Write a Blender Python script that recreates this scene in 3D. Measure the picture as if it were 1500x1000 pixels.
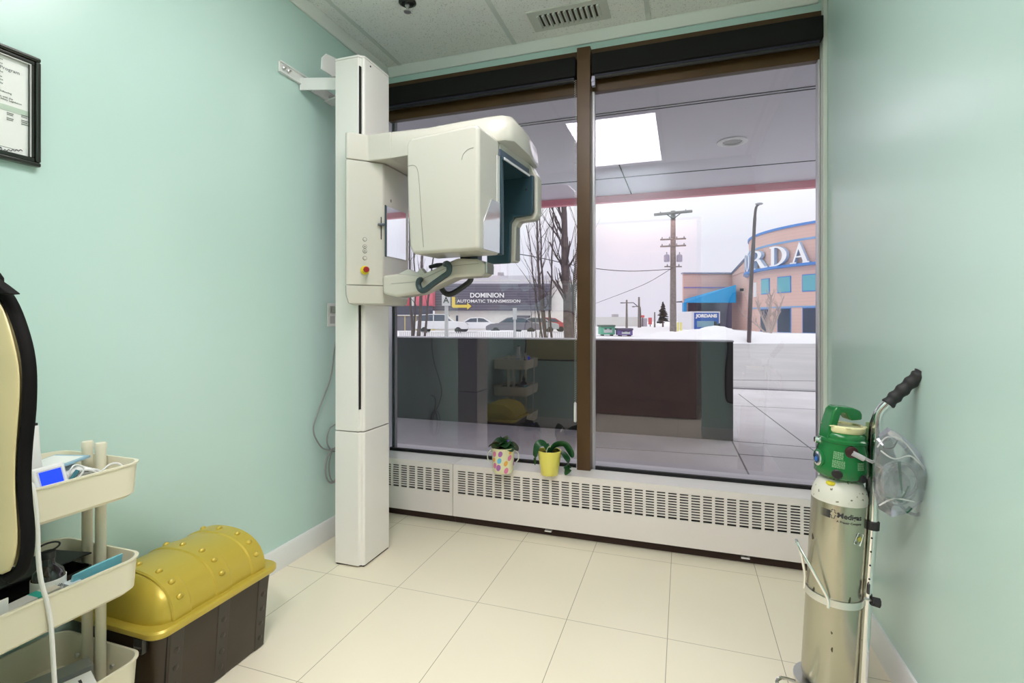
import bpy, bmesh, math, random
from mathutils import Vector, Matrix
for o in list(bpy.data.objects): bpy.data.objects.remove(o)
S = bpy.context.scene
COL = S.collection
PI = math.pi
random.seed(7)

# ------------------------------------------------------------------ camera
TH, FPX, EYE = 0.325, 744.7, 1.12
cd = bpy.data.cameras.new('camera'); cam = bpy.data.objects.new('camera', cd); COL.objects.link(cam)
cam.location = (0, 0, EYE); cam.rotation_euler = (PI / 2, 0, TH)
cd.lens = FPX / 1500 * 36; cd.sensor_width = 36; cd.shift_y = -32 / 1500; cd.clip_start = .02; cd.clip_end = 600
S.camera = cam
# ------------------------------------------------------------------ exposure, world
vs = S.view_settings
vs.view_transform = 'Standard'; vs.look = 'None'; vs.gamma = 1; vs.use_curve_mapping = False; vs.exposure = 0.6
S.cycles.max_bounces = 10; S.cycles.transparent_max_bounces = 16; S.cycles.glossy_bounces = 5
S.cycles.sample_clamp_indirect = 6; S.cycles.caustics_reflective = False; S.cycles.caustics_refractive = False
W = bpy.data.worlds.new('overcast'); S.world = W; W.use_nodes = True
nt = W.node_tree; nt.nodes.clear()
out = nt.nodes.new('ShaderNodeOutputWorld'); bg = nt.nodes.new('ShaderNodeBackground')
tc = nt.nodes.new('ShaderNodeTexCoord'); sp = nt.nodes.new('ShaderNodeSeparateXYZ'); rp = nt.nodes.new('ShaderNodeValToRGB')
nt.links.new(tc.outputs['Generated'], sp.inputs[0]); nt.links.new(sp.outputs['Z'], rp.inputs[0])
e = rp.color_ramp.elements; e[0].position = 0.0; e[0].color = (.80, .79, .88, 1); e[1].position = .6; e[1].color = (1.4, 1.4, 1.4, 1)
x = e.new(.14); x.color = (.84, .83, .92, 1); x = e.new(.22); x.color = (1.05, 1.05, 1.08, 1)
nt.links.new(rp.outputs[0], bg.inputs[0]); bg.inputs[1].default_value = .72
nt.links.new(bg.outputs[0], out.inputs[0])
PANEL_LIGHT = 7.6      # strength of the ceiling light panel
HALL_FILL = 24.0  # strength of the added fill lamp behind the doorway

# ------------------------------------------------------------------ pixel -> place helpers (photo frame 1500x1000)
FW = Vector((-math.sin(TH), math.cos(TH))); RT = Vector((math.cos(TH), math.sin(TH)))
def ray(px, py):
    g = FW + RT * ((px - 750) / FPX)
    return Vector((g.x, g.y, (468 - py) / FPX))
def P(px, py, X=None, Y=None, Z=None):
    r = ray(px, py)
    t = X / r.x if X is not None else Y / r.y if Y is not None else (Z - EYE) / r.z
    return Vector((0, 0, EYE)) + r * t
def D(px, py, d):                       # point at forward distance d
    return Vector((0, 0, EYE)) + ray(px, py) * d
def DZ(px, d, z):
    v = D(px, 468, d); v.z = z; return v
def ZZ(py, d): return EYE + (468 - py) / FPX * d

# ------------------------------------------------------------------ materials
MATS = {}
def mat(name, col, rough=.5, metal=0, bump=0, bscale=60, noise=0, nscale=8, coat=0, spec=.5, emit=0, trans=0, alpha=1, sheen=0):
    if name in MATS: return MATS[name]
    m = bpy.data.materials.new(name); m.use_nodes = True; t = m.node_tree; b = t.nodes['Principled BSDF']
    b.inputs['Base Color'].default_value = (*col, 1); b.inputs['Roughness'].default_value = rough
    b.inputs['Metallic'].default_value = metal; b.inputs['Coat Weight'].default_value = coat
    b.inputs['Specular IOR Level'].default_value = spec; b.inputs['Coat Roughness'].default_value = .08
    b.inputs['Transmission Weight'].default_value = trans; b.inputs['Alpha'].default_value = alpha
    b.inputs['Sheen Weight'].default_value = sheen
    if emit: b.inputs['Emission Color'].default_value = (*col, 1); b.inputs['Emission Strength'].default_value = emit
    if bump or noise:
        tc = t.nodes.new('ShaderNodeTexCoord')
    if bump:
        n = t.nodes.new('ShaderNodeTexNoise'); n.inputs['Scale'].default_value = bscale; n.inputs['Detail'].default_value = 3
        t.links.new(tc.outputs['Object'], n.inputs['Vector'])
        bp = t.nodes.new('ShaderNodeBump'); bp.inputs['Strength'].default_value = bump; bp.inputs['Distance'].default_value = .002
        t.links.new(n.outputs['Fac'], bp.inputs['Height']); t.links.new(bp.outputs[0], b.inputs['Normal'])
    if noise:
        n = t.nodes.new('ShaderNodeTexNoise'); n.inputs['Scale'].default_value = nscale; n.inputs['Detail'].default_value = 6
        t.links.new(tc.outputs['Object'], n.inputs['Vector'])
        mx = t.nodes.new('ShaderNodeMix'); mx.data_type = 'RGBA'; mx.blend_type = 'MULTIPLY'
        cr = t.nodes.new('ShaderNodeValToRGB'); cr.color_ramp.elements[0].position = .3; cr.color_ramp.elements[1].position = .7
        k = 1 - noise; cr.color_ramp.elements[0].color = (k, k, k, 1)
        t.links.new(n.outputs['Fac'], cr.inputs[0])
        mx.inputs[0].default_value = 1; mx.inputs[6].default_value = (*col, 1); t.links.new(cr.outputs[0], mx.inputs[7])
        t.links.new(mx.outputs[2], b.inputs['Base Color'])
    MATS[name] = m
    return m
def nodes(m): return m.node_tree, m.node_tree.nodes['Principled BSDF']
def math_node(t, op, a, b=None, c=None):
    n = t.nodes.new('ShaderNodeMath'); n.operation = op
    for i, v in enumerate((a, b, c)):
        if v is None: continue
        if isinstance(v, (int, float)): n.inputs[i].default_value = v
        else: t.links.new(v, n.inputs[i])
    return n.outputs[0]
def mixc(t, fac, a, b):
    n = t.nodes.new('ShaderNodeMix'); n.data_type = 'RGBA'
    if isinstance(fac, (int, float)): n.inputs[0].default_value = fac
    else: t.links.new(fac, n.inputs[0])
    for i, v in ((6, a), (7, b)):
        if isinstance(v, tuple): n.inputs[i].default_value = (*v, 1)
        else: t.links.new(v, n.inputs[i])
    return n.outputs[2]

wall_m = mat('mint_wall_paint', (.56, .755, .70), .24, bump=.05, bscale=180, spec=.6)
white_trim = mat('white_trim_paint', (.80, .81, .80), .35)
jamb_m = mat('pale_jamb_paint', (.68, .72, .66), .45)
ceil_m = mat('ceiling_tile', (.93, .93, .90), .9)
t, b = nodes(ceil_m)
tc = t.nodes.new('ShaderNodeTexCoord'); nz = t.nodes.new('ShaderNodeTexNoise'); nz.inputs['Scale'].default_value = 140; nz.inputs['Detail'].default_value = 2
t.links.new(tc.outputs['Object'], nz.inputs['Vector'])
f = math_node(t, 'LESS_THAN', nz.outputs['Fac'], .36)
t.links.new(mixc(t, f, (.93, .93, .90), (.62, .64, .6)), b.inputs['Base Color'])
floor_m = mat('cream_floor_tile', (.74, .69, .53), .28, spec=.35)
t, b = nodes(floor_m)
tc = t.nodes.new('ShaderNodeTexCoord'); sx = t.nodes.new('ShaderNodeSeparateXYZ'); t.links.new(tc.outputs['Object'], sx.inputs[0])
def seam(t, c, off, pitch, w):
    a = math_node(t, 'SUBTRACT', c, off); a = math_node(t, 'PINGPONG', a, pitch / 2)
    return math_node(t, 'LESS_THAN', a, w)
fx = seam(t, sx.outputs['X'], -.053, .3597, .0012)
fy = seam(t, sx.outputs['Y'], 1.866, .5865, .0010)
nz = t.nodes.new('ShaderNodeTexNoise'); nz.inputs['Scale'].default_value = 3; t.links.new(tc.outputs['Object'], nz.inputs['Vector'])
basec = mixc(t, nz.outputs['Fac'], (.86, .79, .63), (.83, .76, .60))
t.links.new(mixc(t, math_node(t, 'MAXIMUM', fx, fy), basec, (.36, .32, .22)), b.inputs['Base Color'])

brown_frame = mat('bronze_window_frame', (.090, .045, .014), .38, metal=.15, noise=.3, nscale=3)
black_m = mat('black_plastic', (.012, .012, .013), .4)
rubber_m = mat('black_rubber', (.02, .02, .022), .6)
blind_m = mat('black_blind_cassette', (.009, .009, .008), .7, spec=.2)
steel_m = mat('brushed_steel', (.62, .62, .60), .3, metal=1)
chrome_m = mat('chrome', (.85, .85, .86), .08, metal=1)
white_m = mat('white_plastic', (.85, .85, .84), .35)
rad_m = mat('radiator_enamel', (.77, .73, .71), .35)
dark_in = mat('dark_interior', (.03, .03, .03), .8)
xray_m = mat('xray_enamel', (.64, .62, .56), .22, coat=.3)
xray_col = mat('xray_column_enamel', (.84, .82, .79), .2, coat=.3)
navy_m = mat('slate_blue_plastic', (.035, .075, .10), .3)
seam_m = mat('seam_shadow_gap', (.10, .10, .09), .7)
mirror_m = mat('mirror', (.92, .92, .94), .02, metal=1)
clear_gloss = mat('pale_gloss_panel', (.70, .71, .74), .05, metal=.55)
cart_m = mat('cream_powder_coat', (.78, .74, .58), .45)
gold_m = mat('gold_plastic', (.56, .43, .06), .33, metal=.3, coat=.2)
chest_m = mat('dark_brown_plastic', (.042, .026, .015), .38, noise=.25, nscale=6)
green_m = mat('green_regulator_plastic', (.006, .16, .035), .25, coat=.3)
cyl_m = mat('aluminium_cylinder', (.50, .48, .39), .27, metal=.95)
t, b = nodes(cyl_m)
tc = t.nodes.new('ShaderNodeTexCoord'); mp = t.nodes.new('ShaderNodeMapping'); mp.inputs['Scale'].default_value = (1, 1, .45)
nz = t.nodes.new('ShaderNodeTexNoise'); nz.inputs['Scale'].default_value = 38; nz.inputs['Detail'].default_value = 4
t.links.new(tc.outputs['Object'], mp.inputs[0]); t.links.new(mp.outputs[0], nz.inputs['Vector'])
t.links.new(mixc(t, math_node(t, 'LESS_THAN', nz.outputs['Fac'], .30), (.50, .48, .39), (.10, .09, .07)), b.inputs['Base Color'])
shoulder_m = mat('scuffed_white_paint', (.66, .66, .58), .5)
t, b = nodes(shoulder_m)
tc = t.nodes.new('ShaderNodeTexCoord'); nz = t.nodes.new('ShaderNodeTexNoise'); nz.inputs['Scale'].default_value = 70; nz.inputs['Detail'].default_value = 4
t.links.new(tc.outputs['Object'], nz.inputs['Vector'])
t.links.new(mixc(t, math_node(t, 'LESS_THAN', nz.outputs['Fac'], .335), (.66, .66, .58), (.16, .15, .11)), b.inputs['Base Color'])
cream_m = mat('cream_plastic', (.76, .72, .42), .4)
paper_m = mat('white_paper', (.82, .83, .80), .7)
ink_m = mat('black_ink', (.03, .03, .035), .7)
satin_m = mat('tan_satin_vinyl', (.56, .51, .27), .28, sheen=.1)
border_m = mat('black_binding', (.004, .004, .004), .8, spec=.15)
glow_m = mat('blue_lit_screen', (.01, .04, .75), .2, emit=.9)
leaf_m = mat('dark_green_leaf', (.012, .055, .016), .32, spec=.5)
leaf2_m = mat('olive_leaf', (.035, .045, .012), .5)
violet_m = mat('violet_petal', (.12, .03, .45), .5)
soil_m = mat('potting_soil', (.03, .02, .012), .9, bump=.6)
yellow_m = mat('yellow_ceramic', (.78, .70, .13), .2, coat=.5)
snow_m = mat('snow', (.76, .76, .80), .8, bump=.5, bscale=3)
walk_m = mat('concrete_walk', (.68, .66, .69), .75, noise=.22, nscale=1.3)
road_m = mat('winter_road', (.47, .455, .47), .8, noise=.18, nscale=.5)
bark_m = mat('bark', (.17, .13, .13), .8, noise=.4, nscale=10)
twig_m = mat('twig_bark', (.11, .085, .085), .8)
wood_pole_m = mat('weathered_pole_wood', (.24, .22, .21), .85, noise=.3, nscale=4)
dark_metal = mat('dark_metal', (.05, .045, .05), .5)
brick_m = mat('pink_brick', (.56, .34, .285), .85)
t, b = nodes(brick_m)
tc = t.nodes.new('ShaderNodeTexCoord'); sx = t.nodes.new('ShaderNodeSeparateXYZ'); t.links.new(tc.outputs['Object'], sx.inputs[0])
fz = seam(t, sx.outputs['Z'], 0, .32, .025)
t.links.new(mixc(t, fz, (.70, .47, .42), (.64, .44, .40)), b.inputs['Base Color'])
blue_trim = mat('blue_trim_paint', (.06, .22, .62), .5)
cyan_m = mat('bright_blue_canopy', (0.0, .30, .66), .5)
win_teal = mat('teal_window_glass', (.13, .42, .50), .1)
win_dark = mat('dark_window_glass', (.03, .04, .09), .1)

def glass_mat(name, k, tint, haze=0):
    m = bpy.data.materials.new(name); m.use_nodes = True; t = m.node_tree; t.nodes.clear()
    o = t.nodes.new('ShaderNodeOutputMaterial'); mx = t.nodes.new('ShaderNodeMixShader')
    tr = t.nodes.new('ShaderNodeBsdfTransparent'); gl = t.nodes.new('ShaderNodeBsdfGlossy'); fr = t.nodes.new('ShaderNodeFresnel')
    tr.inputs[0].default_value = (*tint, 1); gl.inputs['Roughness'].default_value = 0; gl.inputs[0].default_value = (.90, .88, 1, 1)
    fr.inputs[0].default_value = 1.5
    f = math_node(t, 'MINIMUM', math_node(t, 'MULTIPLY', fr.outputs[0], k), .92)
    t.links.new(f, mx.inputs[0]); t.links.new(tr.outputs[0], mx.inputs[1]); t.links.new(gl.outputs[0], mx.inputs[2])
    if haze:
        df = t.nodes.new('ShaderNodeBsdfDiffuse'); df.inputs[0].default_value = (.95, .95, .95, 1)
        m2 = t.nodes.new('ShaderNodeMixShader'); m2.inputs[0].default_value = haze
        t.links.new(mx.outputs[0], m2.inputs[1]); t.links.new(df.outputs[0], m2.inputs[2]); t.links.new(m2.outputs[0], o.inputs[0])
    else: t.links.new(mx.outputs[0], o.inputs[0])
    return m
pane_m = glass_mat('window_glass', 3.2, (.96, .955, .98))
bagf_m = glass_mat('clear_polythene', 2.6, (.99, .99, .99), .10)
acryl_m = glass_mat('clear_tubing', 4, (.97, .97, .97), .18)

# ------------------------------------------------------------------ geometry builder
class G:
    def __init__(s): s.v = []; s.f = []; s.mi = []; s.cur = 0
    def add(s, v, f):
        n = len(s.v); s.v += [Vector(p) for p in v]
        for q in f: s.f.append([i + n for i in q]); s.mi.append(s.cur)
        return s
    def box(s, x0, x1, y0, y1, z0, z1):
        return s.add([(x0, y0, z0), (x1, y0, z0), (x1, y1, z0), (x0, y1, z0), (x0, y0, z1), (x1, y0, z1), (x1, y1, z1), (x0, y1, z1)],
                     [(0, 3, 2, 1), (4, 5, 6, 7), (0, 1, 5, 4), (1, 2, 6, 5), (2, 3, 7, 6), (3, 0, 4, 7)])
    def obox(s, c, dims, m=None):
        g = G().box(-dims[0] / 2, dims[0] / 2, -dims[1] / 2, dims[1] / 2, -dims[2] / 2, dims[2] / 2)
        m = m or Matrix()
        c = Vector(c)
        return s.add([m @ p + c for p in g.v], g.f)
    def prism(s, poly, axis, a, b):
        n = len(poly)
        def mk(p, h):
            return (h, p[0], p[1]) if axis == 'x' else (p[0], h, p[1]) if axis == 'y' else (p[0], p[1], h)
        v = [mk(p, a) for p in poly] + [mk(p, b) for p in poly]
        area = sum(poly[i][0] * poly[(i + 1) % n][1] - poly[(i + 1) % n][0] * poly[i][1] for i in range(n))
        f = [tuple(range(n))[::-1], tuple(range(n, 2 * n))] + [(i, (i + 1) % n, n + (i + 1) % n, n + i) for i in range(n)]
        flip = (area < 0) != (axis == 'y')
        if flip: f = [q[::-1] for q in f]
        return s.add(v, f)
    def loft(s, rings, cap=True, closed=True):
        n = len(rings[0]); v = [p for r in rings for p in r]; f = []
        for k in range(len(rings) - 1):
            for i in range(n if closed else n - 1):
                j = (i + 1) % n
                f.append((k * n + i, k * n + j, (k + 1) * n + j, (k + 1) * n + i))
        if cap: f += [tuple(range(n))[::-1], tuple(range((len(rings) - 1) * n, len(rings) * n))]
        return s.add(v, f)
    def lathe(s, prof, c=(0, 0, 0), n=28, m=None):
        c = Vector(c); m = m or Matrix()
        rings = [[m @ Vector((r * math.cos(2 * PI * i / n), r * math.sin(2 * PI * i / n), z)) + c for i in range(n)] for r, z in prof]
        return s.loft(rings)
    def tube(s, pts, r, n=8, flat=1.0):
        pts = [Vector(p) for p in pts]; rs = r if isinstance(r, (list, tuple)) else [r] * len(pts)
        up = None; rings = []
        for i, p in enumerate(pts):
            d = (pts[min(i + 1, len(pts) - 1)] - pts[max(i - 1, 0)]).normalized()
            if up is None: up = d.orthogonal().normalized() if abs(d.z) > .9 else Vector((0, 0, 1))
            a = up - d * up.dot(d)
            if a.length < 1e-5: a = d.orthogonal()
            a.normalize(); up = a; c = d.cross(a)
            rings.append([p + (a * math.cos(2 * PI * k / n) + c * math.sin(2 * PI * k / n) * flat) * rs[i] for k in range(n)])
        return s.loft(rings)
    def sph(s, c, r, n=12, sc=(1, 1, 1)):
        c = Vector(c); k = n // 2
        prof = [(math.sin(PI * i / k), -math.cos(PI * i / k)) for i in range(1, k)]
        rings = [[c + Vector((a * math.cos(2 * PI * j / n) * r * sc[0], a * math.sin(2 * PI * j / n) * r * sc[1], z * r * sc[2])) for j in range(n)] for a, z in prof]
        return s.loft(rings)
    def mapv(s, fn): s.v = [Vector(fn(p)) for p in s.v]; return s
def smooth_path(pts, k=6, closed=False):
    pts = [Vector(p) for p in pts]; o = []; n = len(pts)
    rng = n if closed else n - 1
    for i in range(rng):
        if closed: a, b, c, d = pts[i - 1], pts[i], pts[(i + 1) % n], pts[(i + 2) % n]
        else: a, b, c, d = pts[max(i - 1, 0)], pts[i], pts[i + 1], pts[min(i + 2, n - 1)]
        for j in range(k):
            u = j / k
            o.append(.5 * ((2 * b) + (c - a) * u + (2 * a - 5 * b + 4 * c - d) * u * u + (3 * b - a - 3 * c + d) * u ** 3))
    if not closed: o.append(pts[-1])
    return o
ORG = {}
def obj(name, g, m, parent=None, bevel=0, seg=2, smooth=35, sub=0, bang=30, solid=0):
    org = ORG.get(parent, Vector((0, 0, 0))) if parent else Vector((0, 0, 0))
    me = bpy.data.meshes.new(name); me.from_pydata([tuple(p - org) for p in g.v], [], g.f)
    ms = m if isinstance(m, (list, tuple)) else [m]
    for q in ms: me.materials.append(q)
    if len(ms) > 1: me.polygons.foreach_set('material_index', g.mi)
    bm = bmesh.new(); bm.from_mesh(me); bmesh.ops.recalc_face_normals(bm, faces=bm.faces); bm.to_mesh(me); bm.free()
    if smooth:
        me.shade_smooth(); me.set_sharp_from_angle(angle=math.radians(smooth))
    o = bpy.data.objects.new(name, me); COL.objects.link(o)
    if parent: o.parent = parent; ORG[o] = org
    if solid:
        md = o.modifiers.new('solid', 'SOLIDIFY'); md.thickness = solid
    if bevel:
        md = o.modifiers.new('bevel', 'BEVEL'); md.width = bevel; md.segments = seg; md.limit_method = 'ANGLE'; md.angle_limit = math.radians(bang)
        md.harden_normals = False
        if smooth: me.set_sharp_from_angle(angle=math.radians(170)) if False else None
        me.shade_smooth()
        if smooth:
            wn = o.modifiers.new('wn', 'WEIGHTED_NORMAL'); wn.keep_sharp = False
    if sub:
        md = o.modifiers.new('sub', 'SUBSURF'); md.levels = sub; md.render_levels = sub
    return o
def thing(name, label, cat, loc=(0, 0, 0), group=None):
    o = bpy.data.objects.new(name, None); COL.objects.link(o); o.location = loc; ORG[o] = Vector(loc); o.empty_display_size = .05
    o['label'] = label; o['category'] = cat
    if group: o['group'] = group
    return o
def tag(o, label, cat, group=None, kind=None):
    o['label'] = label; o['category'] = cat
    if group: o['group'] = group
    if kind: o['kind'] = kind
    return o
def struct(name, g, m, parent=None, **k):
    o = obj(name, g, m, parent, **k)
    if not parent: o['kind'] = 'structure'
    return o
def textg(body, size, ext=0.0, offset=0.0, align='CENTER', space=1.0, sx=1.0):
    """text as a mesh lying in local XZ, facing -Y"""
    c = bpy.data.curves.new('lettering', 'FONT'); c.body = body; c.size = size; c.extrude = ext; c.offset = offset
    c.align_x = align; c.space_character = space; c.resolution_u = 3; c.space_line = 1.0
    o = bpy.data.objects.new('lettering', c); COL.objects.link(o)
    dg = bpy.context.evaluated_depsgraph_get(); me = o.evaluated_get(dg).to_mesh()
    g = G().add([(v.co.x * sx, -v.co.z, v.co.y) for v in me.vertices], [tuple(p.vertices) for p in me.polygons])
    o.evaluated_get(dg).to_mesh_clear(); bpy.data.objects.remove(o); bpy.data.curves.remove(c)
    return g
def frame(o, u, w):
    """matrix sending local x->u, z->w, y->w x u"""
    u = Vector(u).normalized(); w = Vector(w); w = (w - u * w.dot(u)).normalized(); n = w.cross(u)
    M = Matrix((( u.x, n.x, w.x, o[0]), (u.y, n.y, w.y, o[1]), (u.z, n.z, w.z, o[2]), (0, 0, 0, 1)))
    return M
def xf(g, M): return g.mapv(lambda p: M @ p)

# ------------------------------------------------------------------ room shell
XL, XR, YW, YB, HC = -1.723, .624, 2.70, .30, 2.645
CZ = 2.59
struct('floor', G().box(-2.4, 1.6, -1.6, 2.72, -.05, 0), floor_m, smooth=0)
struct('wall_left', G().box(XL - .1, XL, YB, YW + .1, 0, HC), wall_m, smooth=0)
struct('wall_right', G().box(XR, XR + .1, YB, YW + .02, 0, HC), wall_m, smooth=0)
struct('ceiling', G().box(XL, XR, YB, YW, HC, HC + .06), ceil_m, smooth=0)
for k, (x, nm) in enumerate(((-1.607, 'a'), (-.885, 'b'), (-.168, 'c'), (.55, 'd'))):
    struct('trim_%d' % (k + 1), G().box(x - .012, x + .012, YB, YW - .03, HC - .003, HC + .001), mat('ceiling_grid', (.70, .725, .69), .6))
# window wall: lintel, sill wall, jamb
g = G().box(XL, XR, YW, YW + .12, 2.555, HC).box(XL, XR, YW + .0, YW + .12, -.1, .285)
struct('wall_far', g, wall_m, smooth=0)
struct('wall_outside', G().box(-4.5, XL, YW + .03, YW + .13, -.1, 2.6).box(XR + .02, 4.5, YW + .03, YW + .13, -.1, 2.6), mat('outside_stucco', (.3, .28, .28), .8), smooth=0)
struct('trim_5', G().box(.606, XR, YW - .045, YW + .10, .285, 2.60), jamb_m, bevel=.003)
# cornice (white angled moulding) on both long walls and above the window
def cornice(name, g): struct(name, g, mat('cornice_white', (.84, .86, .82), .45), bevel=.003)
prof = [(0, CZ), (.012, CZ), (.03, HC - .012), (.03, HC), (0, HC)]
cornice('trim_6', G().prism([(XL + a, z) for a, z in prof], 'y', YB, YW))
cornice('trim_7', G().prism([(XR - a, z) for a, z in prof], 'y', YB, YW))
cornice('trim_8', G().prism([(YW - a, z) for a, z in prof], 'x', XL + .03, XR - .03))
bb = [(0, 0), (.014, 0), (.014, .088), (.008, .10), (0, .10)]
struct('baseboard_left', G().prism([(XL + a, z) for a, z in bb], 'y', YB, YW - .17), white_trim)
struct('baseboard_right', G().prism([(XR - a, z) for a, z in bb], 'y', YB, YW - .17), white_trim)
# wall behind, with the doorway the room is seen from
DX0, DX1, DH = -.93, .165, 2.1
struct('wall_back', G().box(XL - .1, DX0, YB - .12, YB, 0, HC).box(DX1, XR + .1, YB - .12, YB, 0, HC).box(DX0, DX1, YB - .12, YB, DH, HC), wall_m, smooth=0)
struct('baseboard_back', G().box(DX1 + .005, XR - .014, YB, YB + .014, 0, .10).box(XL + .014, DX0 - .005, YB, YB + .014, 0, .10), white_trim)
# hall behind the doorway
hall_m = mat('hall_paint', (.72, .70, .66), .6)
struct('wall_hall', G().box(-2.4, 1.6, -1.7, -1.6, 0, 2.7).box(-2.5, -2.4, -1.7, YB - .12, 0, 2.7).box(1.6, 1.7, -1.7, YB - .12, 0, 2.7), hall_m, smooth=0)
struct('ceiling_hall', G().box(-2.5, 1.7, -1.7, YB - .12, 2.401, 2.46), ceil_m, smooth=0)
wood_m = mat('reddish_wood_door', (.27, .155, .12), .45, noise=.3, nscale=4)
dr = struct('door_1', G().box(-.98, .14, -.62, -.58, .01, 2.36), wood_m)
g = G()
for zz in (.2, 1.15):
    for xx in (-.88, -.36): g.box(xx, xx + .42, -.583, -.572, zz, zz + .75)
struct('door_panel', g, wood_m, dr, bevel=.008)
struct('door_handle', G().tube([(.05, -.58, 1.0), (.05, -.53, 1.0), (-.05, -.53, 1.0)], .01), steel_m, dr)

# window frames: two lights
def window(n, x0, x1):
    y0, y1 = YW + .012, YW + .052
    w = struct('window_%d' % n, G().box(x0, x1, y0, y1, 2.335, 2.54).box(x0, x1, y0, y1, .285, .303)
               , brown_frame, bevel=.002)
    bead = G().box(x0, x0 + (.012 if n == 2 else .002), y0 - .004, y1, .306, 2.335).box(x1 - .007, x1, y0 - .004, y1, .306, 2.335)
    struct('glazing_bead', bead, mat('pale_metal_bead', (.7, .7, .74), .3, metal=.4), w)
    struct('gasket', G().box(x0 + .018, x1 - .018, y0 - .012, y0 + .004, .300, .342), rubber_m, w)
    p = struct('window_pane', G().box(x0 + .005, x1 - .005, YW + .028, YW + .0282, .303, 2.335), pane_m, w, smooth=0)
    # a single sheet is enough for the reflective pane
    bm = bmesh.new(); bm.from_mesh(p.data)
    bmesh.ops.delete(bm, geom=[f for f in bm.faces if f.calc_center_median().y > YW + .02805 and f.normal.y > .5 or abs(f.normal.y) < .5], context='FACES')
    bm.to_mesh(p.data); bm.free()
window(1, -1.715, -.530)
window(2, -.461, .604)
struct('trim_9', G().box(-.531, -.460, YW - .055, YW + .06, .288, 2.55), brown_frame, bevel=.003)
struct('trim_10', G().box(XL, .606, YW - .012, YW + .012, 2.505, 2.552), brown_frame, bevel=.002)
struct('trim_11', G().box(-1.72, .606, YW - .02, YW + .06, .272, .3), rad_m, bevel=.002)

# ceiling lamp panel, and an added unseen fill lamp behind
def light_panel(label, x0, x1, y0, y1, z, power):
    r = thing('ceiling_light', label, 'ceiling light', ((x0 + x1) / 2, (y0 + y1) / 2, z))
    obj('frame', G().box(x0 - .02, x1 + .02, y0 - .02, y0, z - .012, z + .0).box(x0 - .02, x1 + .02, y1, y1 + .02, z - .012, z).box(x0 - .02, x0, y0, y1, z - .012, z).box(x1, x1 + .02, y0, y1, z - .012, z), white_m, r)
    m = bpy.data.materials.new('lit_diffuser'); m.use_nodes = True; t = m.node_tree; t.nodes.clear()
    o = t.nodes.new('ShaderNodeOutputMaterial'); em = t.nodes.new('ShaderNodeEmission'); em.inputs[0].default_value = (1, .945, .945, 1); em.inputs[1].default_value = power
    t.links.new(em.outputs[0], o.inputs[0])
    obj('diffuser', G().box(x0, x1, y0, y1, z - .006, z - .002), m, r)
light_panel('bright rectangular ceiling panel lamp, seen mirrored in the window glass', -.865, -.195, .42, 1.60, HC, PANEL_LIGHT)
h = light_panel('added unseen fill lamp in the hall behind the doorway', -.92, .12, -.54, -.10, 2.40, HALL_FILL)  # added out of view to brighten the room from the doorway side

# ------------------------------------------------------------------ radiator cover
YR = 2.532; RZ0, RZ1 = .047, .330
def radiator(x0, x1, gx0, gx1, label):
    r = thing('radiator_cover', label, 'radiator', ((x0 + x1) / 2, YR, 0), 'radiator cover lengths under the window')
    g = G()
    g.box(x0, x1, YR, YR + .006, .299, RZ1 - .004)                      # upper lip
    g.box(x0, x1, YR, YR + .006, RZ0, .172)                             # lower panel
    g.box(x0, x1, YR, YW - .02, RZ1 - .004, RZ1)                        # top
    n = max(1, round((gx1 - gx0) / .0515)); pw = (gx1 - gx0) / n; bar = .0135
    g.box(x0, gx0, YR, YR + .006, .172, .299); g.box(gx1, x1, YR, YR + .006, .172, .299)
    for k in range(n + 1):
        xx = gx0 + k * pw
        if 0 < k < n: g.box(xx - bar / 2, xx + bar / 2, YR, YR + .006, .172, .299)
    for k in range(11):
        z = .172 + .0127 * (k + .0)
        if k: g.box(gx0, gx1, YR + .001, YR + .005, z - .0030, z + .0030)
    obj('cover_panel', g, rad_m, r, smooth=0)
    obj('slot_shade_box', G().box(x0 + .01, x1 - .01, YR + .03, YW - .03, RZ0 + .01, RZ1 - .01), dark_in, r, smooth=0)  # plain dark box; its colour stands in for shade behind the slots
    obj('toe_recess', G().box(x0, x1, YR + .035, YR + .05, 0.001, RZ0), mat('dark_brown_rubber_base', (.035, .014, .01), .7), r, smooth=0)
    return r
r1 = radiator(-1.70, -1.196, -1.68, -1.215, 'short white slotted radiator cover beside the x-ray column')
r2 = radiator(-1.193, .606, -1.165, .60, 'long white slotted radiator cover below the flower pots')
for px in (803, 1092):
    c = P(px, 774 if px < 900 else 811, Y=YR + .012)
    obj('clip', G().obox((c.x, YR + .018, .03), (.036, .02, .006)), white_m, r2)

# ------------------------------------------------------------------ blinds, vent, sprinkler
def blind(x0, x1, label):
    r = thing('roller_blind', label, 'blind', ((x0 + x1) / 2, YW - .05, 2.40), 'black roller blinds rolled up')
    obj('cassette', G().box(x0, x1, YW - .065, YW - .015, 2.400, 2.502), blind_m, r, bevel=.003)
    obj('roller', G().tube([(x0 + .01, YW - .03, 2.392), (x1 - .01, YW - .03, 2.392)], .012, 12), black_m, r)
    obj('hem_bar', G().box(x0 + .012, x1 - .012, YW - .048, YW - .040, 2.392, 2.402), mat('grey_hem', (.03, .028, .05), .5), r)
    return r
b1 = blind(-1.71, -.538, 'black roller blind cassette above the left pane')
b2 = blind(-.452, .603, 'black roller blind cassette above the right pane')
g = G(); yy = YW - .032; xx = -.541
for k in range(150):
    z = 2.39 - k * .0115
    g.sph((xx, yy, z), .0026, 6); g.sph((xx - .006, yy, z - .005), .0026, 6)
obj('bead_chain', g, mat('pale_bead_chain', (.62, .6, .58), .35, metal=.4), b1)
obj('chain_weight', G().lathe([(.004, 0), (.008, .004), (.008, .1), (.004, .106)], (xx - .003, yy, .575), 12), white_m, b1)
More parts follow.
